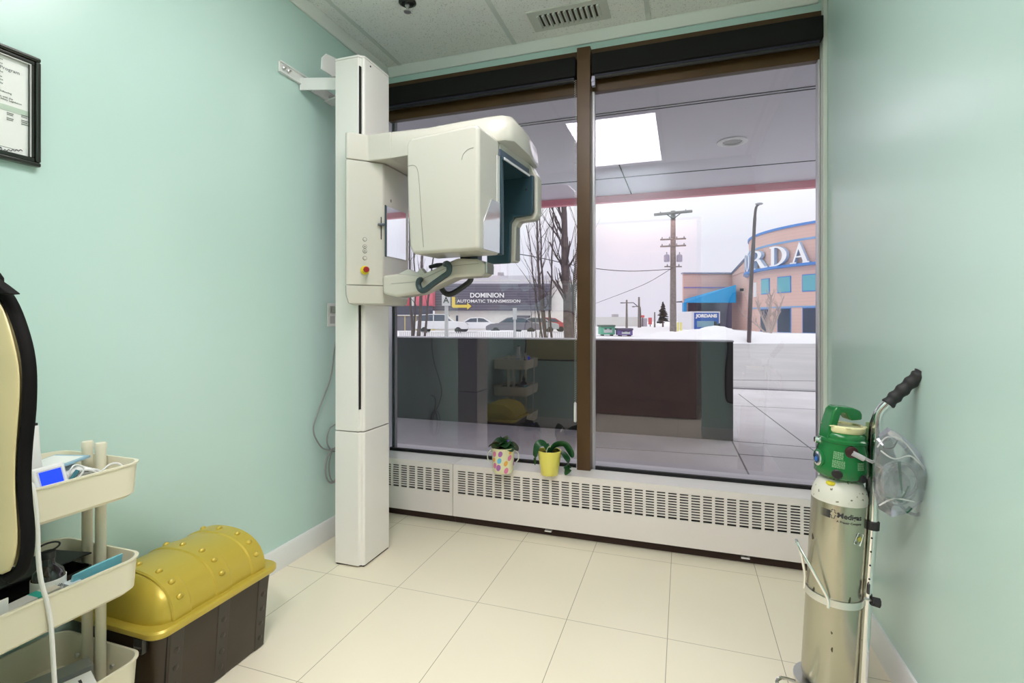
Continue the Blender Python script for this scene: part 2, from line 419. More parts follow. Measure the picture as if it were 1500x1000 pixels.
obj('end_bracket', G().box(-.455, -.438, YW - .045, YW - .02, 2.345, 2.395).tube([(-.448, YW - .05, 2.37), (-.448, YW - .01, 2.37)], .009), mat('lilac_metal', (.45, .43, .55), .3, metal=.5), b2)

vt = thing('air_vent', 'white slotted air vent in the ceiling', 'air vent', (-.535, 2.5, HC))
vx0, vx1, vy0, vy1 = -.70, -.385, 2.45, 2.555
obj('frame', G().box(vx0 - .04, vx1 + .04, vy0 - .035, vy0, HC - .006, HC - .0005).box(vx0 - .04, vx1 + .04, vy1, vy1 + .035, HC - .006, HC - .0005)
    .box(vx0 - .04, vx0, vy0, vy1, HC - .006, HC - .0005).box(vx1, vx1 + .04, vy0, vy1, HC - .006, HC - .0005), mat('vent_enamel', (.66, .68, .63), .5), vt)
obj('backing', G().box(vx0, vx1, vy0, vy1, HC - .002, HC - .0008), mat('vent_dark', (.07, .06, .05), .8), vt)
g = G()
for k in range(12):
    xx = vx0 + .008 + k * (vx1 - vx0 - .016) / 11
    g.obox((xx, (vy0 + vy1) / 2, HC - .009), (.010, vy1 - vy0, .013), Matrix.Rotation(.5, 4, 'Y'))
obj('louvre', g, MATS['vent_enamel'], vt)
sp_ = thing('fire_sprinkler', 'small chrome fire sprinkler head in the ceiling', 'sprinkler', (-1.257, 2.156, HC))
c = (-1.257, 2.156, HC)
obj('escutcheon', G().lathe([(.042, 0), (.042, -.003), (.030, -.010), (.026, -.004)], c), mat('dark_escutcheon', (.06, .06, .055), .3, metal=.6), sp_)
obj('sprinkler_head', G().lathe([(.012, -.003), (.012, -.018), (.006, -.022), (.006, -.042), (.018, -.044), (.018, -.047), (.003, -.048)], c), steel_m, sp_)

# ------------------------------------------------------------------ panoramic x-ray machine
xm = thing('xray_machine', 'white panoramic dental x-ray machine on a tall column by the window', 'x-ray machine', (-1.44, 2.06, 0))
cx0, cx1, cy0, cy1, ct = -1.513, -1.366, 1.95, 2.168, 2.305
def colpoly(d=0): return [(cx0, cy0), (-1.388, cy0), (-1.384, cy0 + .012), (-1.372, cy0 + .012), (cx1, cy0 + .02), (cx1, cy1), (cx0, cy1)]
obj('column', G().prism(colpoly(), 'z', .61 + .004, ct), xray_col, xm, bevel=.004, seg=3)
obj('column_base', G().prism(colpoly(), 'z', .008, .61), xray_col, xm, bevel=.002)
obj('foot', G().prism([(cx0 + .004, cy0 + .004), (cx1 - .006, cy0 + .02), (cx1 - .006, cy1), (cx0 + .004, cy1)], 'z', 0.0, .01), black_m, xm)
for q in ((-1.3835, -1.3795, 1.94, 2.262), (-1.3855, -1.3815, .715, 1.20)):
    obj('guide_slot', G().box(q[0], q[1], cy0 - .0012, cy0 + .015, q[2], q[3]), mat('slot_black', (.01, .01, .01), .8), xm)
obj('column_cap', G().prism([(cx0 - .001, cy0 - .001), (-1.386, cy0 - .001), (-1.382, cy0 + .010), (cx1 + .001, cy0 + .018), (cx1 + .001, cy1 + .001), (cx0 - .001, cy1 + .001)], 'z', ct + .0005, ct + .010), xray_col, xm, bevel=.003)
obj('screw', G().lathe([(.004, 0), (.004, .003)], (cx1, 2.01, 2.285), 10, Matrix.Rotation(PI / 2, 4, 'Y')), dark_metal, xm)
# wall bracket
wb = obj('wall_bracket', G().box(XL + .001, XL + .007, 1.825, 2.24, 2.232, 2.282).box(XL + .001, XL + .016, 1.825, 2.24, 2.277, 2.283).box(XL + .001, XL + .016, 1.825, 2.24, 2.231, 2.237), white_m, xm, bevel=.002)
obj('bracket_arm', G().prism([(XL + .006, 1.96), (XL + .006, 2.02), (-1.515, 2.09), (-1.515, 2.02)], 'z', 2.236, 2.245).prism([(XL + .006, 1.955), (XL + .006, 1.962), (-1.515, 2.027), (-1.515, 2.02)], 'z', 2.205, 2.262), white_m, wb)
obj('bracket_arm', G().prism([(XL + .006, 2.13), (XL + .006, 2.19), (-1.515, 2.15), (-1.515, 2.09)], 'z', 2.22, 2.229), white_m, wb)
obj('bracket_plate', G().prism([(1.955, 2.285), (1.96, 2.34), (1.99, 2.372), (2.06, 2.385), (2.10, 2.37), (2.10, 2.285)], 'x', -1.598, -1.592).box(-1.60, -1.514, 2.03, 2.09, 2.28, 2.286), white_m, wb, bevel=.002)
for (yy, zz) in ((1.85, 2.257), (1.88, 2.257), (1.975, 2.257), (2.17, 2.257), (2.2, 2.257)):
    obj('bolt', G().lathe([(.010, .006), (.010, .014), (.005, .018), (.005, .026)], (XL, yy, zz), 6, Matrix.Rotation(PI / 2, 4, 'Y')), steel_m, wb, smooth=0)
# carriage
cp = [(-1.397, 1.9485), (-1.397, 1.880), (-1.393, 1.864), (-1.384, 1.858), (-1.373, 1.865), (-1.297, 1.941), (-1.284, 1.953), (-1.270, 1.962), (-1.265, 1.975), (-1.265, 2.17), (-1.28, 2.205), (-1.364, 2.21), (-1.364, 1.9485)]
body = obj('carriage', G().prism(cp, 'z', 1.272, 1.816), xray_m, xm, bevel=.003)
def shr(p, k, cx=-1.33, cy=2.06): return (cx + (p[0] - cx) * k, cy + (p[1] - cy) * k)
def cringe(k, z): return [(*( (p if (p[1] > 1.94 and p[0] < -1.36) else shr(p, k))), z) for p in cp]
obj('carriage_base', G().loft([cringe(.80, 1.185), cringe(.93, 1.192), cringe(.99, 1.225), cringe(1.0, 1.2695)]), xray_m, xm, smooth=50)
obj('carriage_cap', G().prism([(-1.397, 1.9485), (-1.397, 1.880), (-1.392, 1.862), (-1.382, 1.857), (-1.371, 1.864), (-1.316, 1.919), (-1.20, 1.919), (-1.2, 2.2), (-1.364, 2.21), (-1.364, 1.9485)], 'z', 1.8185, 1.934), xray_m, xm, bevel=.010, seg=3)
# buttons
MF = Vector((.7071, -.7071, 0)).to_track_quat('Z', 'Y').to_matrix().to_4x4()
fpt = lambda z: (-1.3265, 1.9105, z)
for (py, k) in ((350.5, 0), (361, 1), (367.5, 1), (378, 0)):
    zz = ZZ(py, 2.234)
    bt = obj('button', G().lathe([(.0075, 0), (.0075, .0025), (.006, .003)], fpt(zz), 20, MF), xray_m, body)
    obj('button_ring', G().lathe([(.0078, 0), (.009, 0), (.009, .0012), (.0078, .0012), (.0078, 0)], fpt(zz), 20, MF), seam_m, bt)
    if k: obj('button_mark', G().lathe([(.0025, 0), (.0025, .0036)], fpt(zz), 8, MF), ink_m, bt)
zz = ZZ(395.5, 2.23)
es = obj('emergency_stop', G().lathe([(.019, 0), (.019, .006), (.016, .009)], fpt(zz), 24, MF), mat('signal_yellow', (.75, .62, .03), .4), body)
obj('stop_knob', G().lathe([(.008, .006), (.008, .026), (.012, .028), (.013, .040), (.010, .045)], fpt(zz), 20, MF), mat('stop_red', (.30, .012, .015), .3), es)
obj('slider_slot', G().obox((-1.2745, 1.9585, ZZ(334, 2.26)), (.004, .006, .10), Matrix.Rotation(math.radians(35), 4, 'Z')), mat('slot_black', (.01, .01, .01), .8), body)
obj('slider_knob', G().obox((-1.270, 1.952, ZZ(329, 2.26)), (.030, .014, .010), Matrix.Rotation(math.radians(35), 4, 'Z')), mat('slate_knob', (.10, .13, .17), .4), body, bevel=.003)
obj('mirror', G().box(-1.2660, -1.2615, 1.985, 2.15, 1.405, 1.630), mirror_m, body, bevel=.001)
obj('mirror_edge', G().box(-1.2665, -1.262, 1.973, 1.985, 1.402, 1.633), navy_m, body, bevel=.001)
obj('screw_hole', G().box(-1.2665, -1.264, 2.02, 2.026, 1.655, 1.668), ink_m, body)
# overhead arm
ap = [(-1.20, 1.919), (-1.06, 1.920), (-.90, 1.928), (-.75, 1.94), (-.685, 1.952), (-.655, 1.985), (-.648, 2.18), (-.662, 2.36), (-.70, 2.40), (-.88, 2.42), (-1.05, 2.38), (-1.20, 2.26)]
def arm_ring(k, z, cx=-.88, cy=2.15): return [(cx + (p[0] - cx) * (k if p[0] > -1.1 else 1), cy + (p[1] - cy) * (k if p[0] > -1.1 else 1 - (1 - k) * .2), z + (p[0] + 1.2) * .062) for p in ap]
obj('overhead_arm', G().loft([arm_ring(.985, 1.8195), arm_ring(1, 1.828), arm_ring(.995, 1.87), arm_ring(.97, 1.905), arm_ring(.92, 1.925), arm_ring(.86, 1.934)]), xray_m, xm, smooth=50)
rot = Matrix.Translation((-.847, 2.12, 0)) @ Matrix.Rotation(-.10, 4, 'Z') @ Matrix.Translation((.86, -2.12, 0))
def ro(g): return xf(g, rot)
# rotating C: near head, beam, far head
nh = obj('sensor_head', ro(G().prism([(-1.018, 1.384), (-1.036, 1.42), (-1.046, 1.60), (-1.052, 1.835), (-1.03, 1.856), (-.738, 1.866), (-.716, 1.858), (-.716, 1.384)], 'y', 1.80, 1.985)), xray_m, xm, bevel=.020, seg=4)
obj('head_beam', ro(G().prism([(-1.04, 1.835), (-1.02, 1.856), (-.735, 1.866), (-.716, 1.855), (-.712, 1.79), (-1.04, 1.79)], 'y', 1.986, 2.335)), xray_m, xm, bevel=.008, seg=3)
fo = [(-.93, 1.395), (-.784, 1.392), (-.780, 1.555), (-.764, 1.580), (-.684, 1.585), (-.668, 1.61), (-.668, 1.775), (-.68, 1.80), (-.70, 1.835), (-.722, 1.856), (-.93, 1.856)]
obj('tube_head', ro(G().prism(fo, 'y', 2.285, 2.345)), xray_m, xm, bevel=.008, seg=3)
fi = [(-.92, 1.385), (-.800, 1.385), (-.795, 1.572), (-.776, 1.597), (-.694, 1.602), (-.680, 1.622), (-.680, 1.785), (-.92, 1.785)]
th_ = obj('tube_head_liner', ro(G().prism(fi, 'y', 2.262, 2.286)), navy_m, xm, bevel=.006, seg=2)
obj('beam_liner', ro(G().box(-1.02, -.700, 1.986, 2.27, 1.778, 1.792)), navy_m, xm, bevel=.003)
obj('beam_side_liner', ro(G().box(-.716, -.7095, 1.975, 2.30, 1.792, 1.822)), mat('slate_trim', (.09, .13, .20), .3), xm, bevel=.002)
obj('light_bar', ro(G().box(-.712, -.696, 1.99, 2.275, 1.779, 1.790)), mat('pale_lilac_bar', (.8, .79, .86), .2), xm, bevel=.003)
obj('head_liner', ro(G().prism([(-1.0, 1.40), (-.705, 1.388), (-.705, 1.64), (-.709, 1.79), (-1.0, 1.79)], 'y', 1.986, 2.004)), navy_m, xm, bevel=.004)
obj('side_panel', ro(G().prism([(1.835, 1.392), (1.975, 1.392), (1.984, 1.55), (1.982, 1.60), (1.905, 1.60), (1.835, 1.50)], 'x', -.717, -.712)), clear_gloss, nh, bevel=.001)
obj('side_strip', ro(G().box(-.717, -.7135, 1.955, 1.98, 1.60, 1.79)), mat('pale_grey', (.72, .73, .72), .15), nh)
obj('laser_port', ro(G().sph((-.80, 2.02, 1.715), .026, 16, (1, 1, 1.25))), mat('slate_port', (.11, .16, .20), .2), xm)
obj('far_panel', ro(G().prism([(2.296, 1.40), (2.335, 1.40), (2.335, 1.56), (2.296, 1.56)], 'x', -.786, -.777)), clear_gloss, xm)
for p in ((-.715, 1.72), (-.90, 1.74)):
    obj('screw_hole', ro(G().lathe([(.005, 0), (.005, .002)], (p[0], 2.262, p[1]), 10, Matrix.Rotation(PI / 2, 4, 'X'))), ink_m, th_)
def seamline(pts, par): obj('seam', ro(G().tube(smooth_path(pts, 5), .0011, 5)), mat('head_seam', (.28, .28, .25), .7), par)
ys = 1.7995
seamline([(-1.040, ys, 1.742), (-1.012, ys, 1.742), (-.994, ys, 1.722), (-.985, ys, 1.66), (-.975, ys, 1.52), (-.965, ys, 1.41)], nh)
seamline([(-.738, ys, 1.775), (-.762, ys, 1.772), (-.783, ys, 1.755), (-.790, ys, 1.735)], nh)
# chin rest
ca = obj('chin_rest_arm', G().prism([(-1.19, 1.218), (-1.08, 1.232), (-.915, 1.297), (-.795, 1.300), (-.775, 1.308), (-.772, 1.352), (-.81, 1.372), (-.90, 1.378), (-.935, 1.366), (-1.08, 1.310), (-1.19, 1.322), (-1.262, 1.315), (-1.262, 1.232)], 'y', 1.945, 2.05), xray_m, xm, bevel=.014, seg=3)
obj('arm_seam', G().tube([(-1.215, 1.9445, 1.277), (-1.09, 1.9445, 1.283), (-.93, 1.9445, 1.345), (-.80, 1.9445, 1.352)], .0009, 5), mat('head_seam', (.28, .28, .25), .7), ca)
obj('end_cap', G().prism([(1.955, 1.312), (2.035, 1.312), (2.04, 1.345), (2.03, 1.358), (1.955, 1.358)], 'x', -.7745, -.768), clear_gloss, ca, bevel=.002)
obj('chin_support', G().prism([(-1.23, 1.29), (-1.23, 1.318), (-1.165, 1.345), (-1.12, 1.327), (-1.10, 1.348), (-1.08, 1.325), (-1.08, 1.29)], 'y', 2.0, 2.035), mat('pale_acrylic', (.74, .74, .70), .3), ca, smooth=0)
def scl(pts, k): return [(x * k, y * k, EYE + (z - EYE) * k) for x, y, z in pts]
hm = mat('dark_teal_grip', (.035, .065, .075), .45)
def pl(pts, Y): return [P(a_, b_, Y=(Y + .06 if k in (0, len(pts) - 1) else Y)) for k, (a_, b_) in enumerate(pts)]
obj('hand_grip', G().tube(smooth_path(pl([(652, 387), (655, 386), (658, 390), (657, 399), (648, 406), (634, 416), (622, 425), (616, 424), (613, 417), (614, 411), (617, 409)], 1.905), 5), .0125, 10), hm, ca)
obj('hand_grip', G().tube(smooth_path(pl([(645, 414), (645, 418), (650, 427), (657, 431), (666, 428), (678, 420), (688, 412), (690, 405), (687, 397), (680, 393)], 2.08), 5), .0125, 10), mat('charcoal_grip', (.03, .033, .035), .5), ca)
obj('temple_support', G().tube([P(629, 391, Y=2.07), P(640, 388.5, Y=2.075), P(652, 388, Y=2.08)], [.008, .0105, .0105], 10), mat('charcoal_grip', (.03, .033, .035), .5), ca)
obj('bite_block_post', G().box(-.895, -.855, 1.97, 2.03, 1.372, 1.41), black_m, ca)
obj('bite_block_bracket', G().box(-.855, -.82, 1.98, 2.03, 1.372, 1.42), mat('slate_trim', (.09, .13, .20), .3), ca)

# outlet and power cable
ol = thing('wall_outlet', 'white wall outlet on the mint wall behind the x-ray column', 'outlet', (XL, 2.19, 1.14))
obj('cover_plate', G().box(XL + .0005, XL + .007, 2.155, 2.225, 1.085, 1.205), white_m, ol, bevel=.002)
obj('socket', G().box(XL + .006, XL + .009, 2.172, 2.208, 1.152, 1.190).box(XL + .006, XL + .009, 2.172, 2.208, 1.100, 1.138), mat('outlet_grey', (.5, .5, .48), .4), ol)
cb = thing('power_cable', 'grey power cable hanging coiled beside the x-ray column', 'cable', (XL + .03, 2.15, .3))
kx = XL + .018
cable = mat('grey_cable', (.30, .31, .30), .5)
obj('plug', G().box(XL + .009, XL + .04, 2.178, 2.204, 1.155, 1.188), cable, cb, bevel=.004)
pts = [(XL + .04, 2.19, 1.17), (kx + .02, 2.20, 1.10), (kx, 2.19, .95), (kx, 2.16, .82), (kx, 2.07, .67), (kx, 2.035, .58), (kx, 2.09, .49), (kx, 2.16, .455), (kx, 2.20, .46)]
obj('cord', G().tube(smooth_path(pts, 8), .0035, 8), cable, cb)
for k, (w, o_) in enumerate(((.055, 0), (.048, .012), (.06, -.01))):
    c0 = Vector((kx + .006 * (k + 1), 2.17 + o_, .375))
    obj('coil', G().tube([(c0.x, c0.y + w * math.sin(2 * PI * i / 24), c0.z + .085 * math.cos(2 * PI * i / 24)) for i in range(25)], .0035, 8), cable, cb)
obj('coil', G().tube(smooth_path([(kx, 2.20, .58), (kx, 2.15, .56), (kx, 2.135, .50), (kx, 2.17, .45), (kx, 2.2, .44)], 6), .0035, 8), cable, cb)

# ------------------------------------------------------------------ pots
RT_ = RZ1 + .0005
c = P(737, 690, Z=RT_); c.z = RT_
pt = thing('flower_pot', 'small bucket printed with coloured eggs holding an african violet', 'flower pot', c, 'flower pots on the radiator cover')
egg_m = mat('egg_print_base', (.80, .78, .52), .35)
pr_, ph = .060, .125
obj('pot', G().lathe([(.0, 0), (pr_ * .86, 0), (pr_ * .9, .006), (pr_, ph), (pr_ * 1.04, ph + .004), (pr_ * .95, ph + .003), (pr_ * .9, ph - .02), (0, ph - .02)], c, 40), egg_m, pt)
def pr_at(z): return pr_ * (.9 + .1 * z / ph) + .0006
cm = {'pink': (.78, .22, .42), 'purple': (.42, .16, .45), 'orange': (.80, .42, .08), 'blue': (.15, .50, .75)}
base_a = math.atan2(-c.y, -c.x)
eggs = [(-.85, .10, 'pink', 1), (-.25, .103, 'purple', 1), (.62, .082, 'pink', 1), (-.35, .068, 'blue', 1), (-.95, .070, 'orange', .8), (.25, .055, 'orange', .9), (-.85, .040, 'pink', 1), (-.45, .032, 'purple', 1.1), (.3, .018, 'pink', 1), (.65, .11, 'orange', .7), (1.3, .05, 'purple', 1), (-1.5, .08, 'blue', 1), (1.9, .09, 'pink', 1), (2.6, .05, 'orange', 1), (-2.2, .06, 'purple', 1)]
for a, z, k, s in eggs:
    ang = base_a + a; g = G(); n = 14; v = []
    for i in range(n):
        u, w = .012 * s * math.cos(2 * PI * i / n), .0155 * s * math.sin(2 * PI * i / n)
        zz = z + w * .95 + u * .3; rr = pr_at(zz)
        v.append(c + Vector((rr * math.cos(ang + u / rr), rr * math.sin(ang + u / rr), zz)))
    g.add(v, [tuple(range(n))]); obj('painted_egg', g, mat('egg_' + k, cm[k], .4), pt, smooth=0)
obj('soil', G().lathe([(0, ph - .012), (pr_ * .92, ph - .014), (pr_ * .92, ph - .02), (0, ph - .02)], c, 24), soil_m, pt)
hd = mat('clear_handle', (.62, .66, .60), .2, metal=.3)
for sgn in (-1, 1):
    u = Vector((RT.x, RT.y, 0)) * sgn
    obj('handle', G().tube(smooth_path([c + u * .060 + Vector((0, 0, .112)), c + u * .078 + Vector((0, 0, .095)), c + u * .080 + Vector((0, 0, .065)), c + u * .064 + Vector((0, 0, .045))], 5), .003, 6), hd, pt)
def leaf(g, p0, p1, width, bend=.03, n=8, curl=.25, droop=None, roll=.0):
    width *= 1.3
    p0, p1 = Vector(p0), Vector(p1); mid = (p0 + p1) / 2 + Vector((0, 0, bend))
    pts = smooth_path([p0, mid, p1] if not droop else [p0] + [Vector(q) for q in droop] + [p1], n)
    rows = []
    for i, p in enumerate(pts):
        d = (pts[min(i + 1, len(pts) - 1)] - pts[max(i - 1, 0)]).normalized()
        sd = d.cross(Vector((0, 0, 1)))
        if sd.length < .05: sd = Vector((RT.x, RT.y, 0))
        sd.normalize(); up = sd.cross(d); sd, up = sd * math.cos(roll) + up * math.sin(roll), up * math.cos(roll) - sd * math.sin(roll)
        u = i / (len(pts) - 1); w = width * (math.sin(PI * min(1, u * .93 + .06)) ** .6) * .5
        rows.append([p - sd * w + up * w * curl, p, p + sd * w + up * w * curl])
    lo = [[q - Vector((0, 0, .0012)) for q in r] for r in rows]
    ring = [r + l[::-1] for r, l in zip(rows, lo)]
    g.loft(ring)
R3 = Vector((RT.x, RT.y, 0)); F3 = Vector((FW.x, FW.y, 0)); UP = Vector((0, 0, 1))
top = c + UP * (ph - .005)
lv = [(-.075, -.01, .010, .045), (-.05, .03, .03, .04), (-.03, -.05, .022, .045), (.0, .05, .045, .045), (.02, -.055, .020, .05), (.065, -.02, .0, .05), (.08, -.01, -.008, .05), (-.005, -.01, .058, .04), (.045, .03, .035, .045), (-.055, -.045, .012, .04), (.05, -.05, -.004, .045)]
for k, (a, b_, z, w) in enumerate(lv):
    g = G(); leaf(g, top, top + R3 * a + F3 * b_ + UP * z, w, .018, roll=.35 * (1 if k % 2 else -1))
    obj('leaf', g, leaf_m if k % 3 else leaf2_m, pt, smooth=60)
for (a, b_) in ((.025, 0), (.032, -.006), (.028, .008)):
    obj('flower', G().sph(top + R3 * a + F3 * b_ + UP * .038, .008, 8, (1, 1, .5)), violet_m, pt)

c = P(805, 694, Z=RT_); c.z = RT_
pt = thing('flower_pot', 'plain yellow ceramic pot holding a strap-leaved orchid', 'flower pot', c, 'flower pots on the radiator cover')
ph = .122
obj('pot', G().lathe([(0, 0), (.043, 0), (.045, .004), (.061, ph), (.060, ph + .002), (.056, ph), (.053, ph - .03), (0, ph - .03)], c, 40), yellow_m, pt)
obj('soil', G().lathe([(0, ph - .016), (.054, ph - .018), (.052, ph - .025), (0, ph - .025)], c, 24), soil_m, pt)
top = c + UP * (ph - .012)
def L(*q): return [top + R3 * a + F3 * b_ + UP * z for a, b_, z in q]
for k, (pts, w) in enumerate((
        (((0, 0, 0), (-.03, 0, .045), (-.058, -.01, .044), (-.072, -.012, .0), (-.074, -.012, -.06)), .028),
        (((0, 0, 0), (.03, 0, .035), (.075, -.01, .042), (.105, -.01, .005), (.118, -.005, -.025)), .036),
        (((0, .01, .0), (.05, .01, .01), (.085, -.03, -.03), (.092, -.035, -.075), (.075, -.04, -.102)), .046),
        (((0, 0, 0), (-.005, .01, .025), (-.008, .012, .045)), .012),
        (((0, 0, 0), (.02, .02, .025), (.03, .03, .035), (.05, .04, .03)), .022))):
    q = L(*pts); g = G(); leaf(g, q[0], q[-1], w, droop=q[1:-1], n=5, curl=.2, roll=.85 if k != 2 else .3)
    obj('leaf', g, mat('orchid_leaf', (.010, .075, .02), .35), pt, smooth=60)
obj('stem', G().tube(smooth_path(L((-.02, -.03, 0), (-.012, -.03, .03), (.005, -.02, .04)), 4), .0025, 6), mat('pale_root', (.4, .42, .3), .5), pt)

# ------------------------------------------------------------------ certificate
q0, q1 = P(67, 89, X=XL + .02), P(55, 244, X=XL + .02)
cy_, cz1, cz0 = (q0.y + q1.y) / 2, q0.z, q1.z
cf = thing('framed_certificate', 'framed certificate in a black frame on the left wall', 'framed certificate', (XL, cy_ - .2, (cz0 + cz1) / 2))
x0 = XL + .001; W_ = .42
fw = .024
def fr(g, a, b_): 
    y0, y1, z0, z1 = cy_ - W_ + a, cy_ - a, cz0 + a, cz1 - a
    return g.box(x0, b_, y0, y1, z1 - fw / 2, z1).box(x0, b_, y0, y1, z0, z0 + fw / 2).box(x0, b_, y0, y0 + fw / 2, z0 + fw / 2, z1 - fw / 2).box(x0, b_, y1 - fw / 2, y1, z0 + fw / 2, z1 - fw / 2)
frm = mat('black_lacquer', (.014, .016, .012), .2, coat=.5)
ff = obj('frame', fr(G(), 0, XL + .020), frm, cf, bevel=.004, seg=3)
obj('inner_frame', fr(G(), fw / 2, XL + .014), frm, cf, bevel=.002)
obj('frame_bead', G().box(XL + .014, XL + .0155, cy_ - W_ + fw, cy_ - fw, cz1 - fw - .003, cz1 - fw).box(XL + .014, XL + .0155, cy_ - fw, cy_ - fw + .003, cz0 + fw, cz1 - fw), mat('grey_bead', (.5, .5, .48), .4), cf)
ppr = obj('certificate_sheet', G().box(x0, XL + .006, cy_ - W_ + fw, cy_ - fw, cz0 + fw, cz1 - fw), paper_m, cf, smooth=0)
Hh = cz1 - cz0
def ctext(body, size, yr, z, align='RIGHT', off=0.0):
    g = textg(body, size, 0, off, align)
    M = frame((XL + .0065, cy_ - yr, z), (0, 1, 0), (0, 0, 1))
    obj('printed_line', xf(g, M), mat('certificate_ink', (.20, .21, .20), .7), ppr, smooth=0)
# y increases to the right as seen
CI = mat('certificate_ink', (.16, .17, .16), .7)
for (body, sz, px, py) in (('Government', .010, 4, 88), ('of the Province', .010, 4, 94), ('Radiation Safety Program', .0200, 29, 110), ('has given the', .0105, 4.5, 106.5), ('certificate', .0105, 3, 113), ('to this office', .0105, 4.5, 118), ('this day', .0105, 4.5, 123),
        ('for completing the following', .0108, 17, 139), ('in accordance with the', .0108, 19, 147), ('Radiation Safety Legislation', .0108, 32, 154.5)):
    g = textg(body, sz * .62, 0, .0001, 'RIGHT'); q = P(px, py, X=XL + .0065)
    g.mapv(lambda p: p * 1.0)
    obj('printed_line', xf(g, frame((XL + .0066, q.y, q.z), (0, 1, 0), (0, 0, 1))), CI, ppr, smooth=0)
ba, bb2 = P(46, 165, X=XL + .007), P(46, 173, X=XL + .007)
obj('table_band', G().box(XL + .006, XL + .0068, cy_ - W_ + fw + .03, ba.y, bb2.z, ba.z), mat('pale_green_band', (.50, .60, .50), .7), ppr)
for (pa, pb_) in ((-12, -3), (10, 20), (31, 41)):
    for k, py in enumerate((0, 2.4, 7.5, 10, 13)):
        if pa == 10 and k > 3: continue
        qa, qb = P(pa, 163 + py + pa * .17, X=XL + .007), P(pb_ - (k % 2), 163 + py + pa * .17, X=XL + .007)
        obj('table_text', G().box(XL + .0069, XL + .0071, qa.y, qb.y, qa.z - .0008, qa.z + .0012), CI, ppr)
s0, s1 = P(-8, 214, X=XL + .0068), P(33, 221, X=XL + .0068)
sig = [(XL + .0068, s0.y + (s1.y - s0.y) * k / 14, s0.z - .012 + (s1.z - s0.z + .012) * k / 14 + (.008 if k % 2 else -.001) * (1.3 if k < 5 else .45)) for k in range(15)]
obj('signature', G().tube(smooth_path(sig, 5), .0008, 4), ink_m, ppr)
obj('signature_line', G().box(XL + .0062, XL + .0066, cy_ - .22, cy_ - .045, cz0 + Hh * .115, cz0 + Hh * .119), mat('certificate_ink', (.2, .21, .2), .7), ppr)

# ------------------------------------------------------------------ lead apron hanging on a hook at the back wall
AY = .50
an = thing('lead_apron', 'tan satin lead apron with black binding, beside the three-tier cart', 'apron', (-1.22, AY, .7))
edge = [(-10, 868), (0, 866), (22, 863), (38, 852), (47, 828), (49, 790), (45, 745), (43, 700), (46, 650), (51, 600), (52, 550), (48, 512), (38, 475), (25, 442), (10, 418), (0, 410)]
right = [P(a, b_, Y=AY) for a, b_ in edge]
right = [(p.x, p.z) for p in right]
xm_ = -1.24
outl = right[2:] + [(-1.025, 1.200), (-1.10, 1.215), (-1.38, 1.215), (-1.455, 1.200)] + [(2 * xm_ - x, z) for x, z in right[2:][::-1]]
cen = Vector((xm_, .98))
def ring_o(k, yoff):
    return [Vector((cen.x + (x - cen.x) * k, AY + yoff, cen.y + (z - cen.y) * (1 - (1 - k) * .75))) for x, z in outl]
def rip(v, i, amp): return v + Vector((0, amp * math.sin(i * 1.7), 0))
# front: puffed panel rings
rings = [ring_o(.935, .0), [rip(v, i, .003) for i, v in enumerate(ring_o(.93, .012))], [rip(v, i, .003) for i, v in enumerate(ring_o(.84, .021))], ring_o(.6, .027), ring_o(.3, .024), ring_o(.06, .024)]
obj('satin_panel', G().loft(rings), satin_m, an, smooth=70, sub=1)
def rip2(v, i, a_, k): return v + Vector((0, a_ * math.sin(i * 2.3 + k * 2) + a_ * .6 * math.sin(v.z * 38 + k), 0))
rings = [ring_o(.945, -.003)] + [[rip2(v, i, am, kk) for i, v in enumerate(ring_o(kk, yo))] for kk, yo, am in ((.925, -.0075, .0006), (.90, -.0085, .0015), (.85, -.0095, .0018), (.74, -.011, .0010), (.6, -.012, .0006))] + [ring_o(.3, -.012), ring_o(.06, -.012)]
obj('back_panel', G().loft(rings), satin_m, an, smooth=70, sub=1)
cl = [Vector((x, AY + .004, z)) for x, z in outl]; cl = [cen3 for cen3 in cl]
inn = ring_o(.932, .004)
obj('binding', G().tube(smooth_path(inn + [inn[0]], 3), .0095, 8, .9), border_m, an, smooth=60)
stp = [P(a, b_, Y=AY) for a, b_ in ((-14, 404), (4, 407), (20, 418), (37, 431), (26, 432), (8, 424), (-10, 420))]
obj('strap', G().prism([(p.x, p.z) for p in stp], 'y', AY - .02, AY - .004), border_m, an, bevel=.002)
obj('pucker', G().sph((xm_, AY + .03, .95), .002, 6), satin_m, an)
# a second, dark apron beside the doorway, mirrored in the right pane
a2 = thing('lead_apron', 'dark lead apron beside the doorway, mirrored faintly in the right pane', 'apron', (.48, YB, .35))
o2 = [(.375, .42), (.39, .36), (.44, .345), (.52, .345), (.57, .36), (.59, .42), (.585, .65), (.57, .85), (.575, 1.05), (.56, 1.25), (.52, 1.36), (.44, 1.36), (.40, 1.25), (.385, 1.05), (.395, .85), (.375, .65)]
obj('apron_panel', G().loft([[Vector((.48 + (x - .48) * k_, YB + y_, .85 + (z - .85) * k_)) for x, z in o2] for k_, y_ in ((.97, .004), (1, .012), (.96, .022), (.6, .03), (.1, .03))]), mat('charcoal_vinyl', (.10, .095, .085), .4), a2, smooth=60)
obj('binding', G().tube(smooth_path([Vector((x, YB + .02, z)) for x, z in o2 + [o2[0]]], 3), .008, 8), border_m, a2)
obj('hanging_peg', G().tube([(.48, YB + .002, 1.33), (.48, YB + .06, 1.33), (.48, YB + .07, 1.36)], .006), steel_m, a2)
hk = thing('coat_hook', 'wall hook on the back wall carrying the lead apron', 'hook', (-1.24, YB, 1.36))
obj('hook_plate', G().box(-1.27, -1.21, YB + .001, YB + .008, 1.16, 1.28), steel_m, hk)
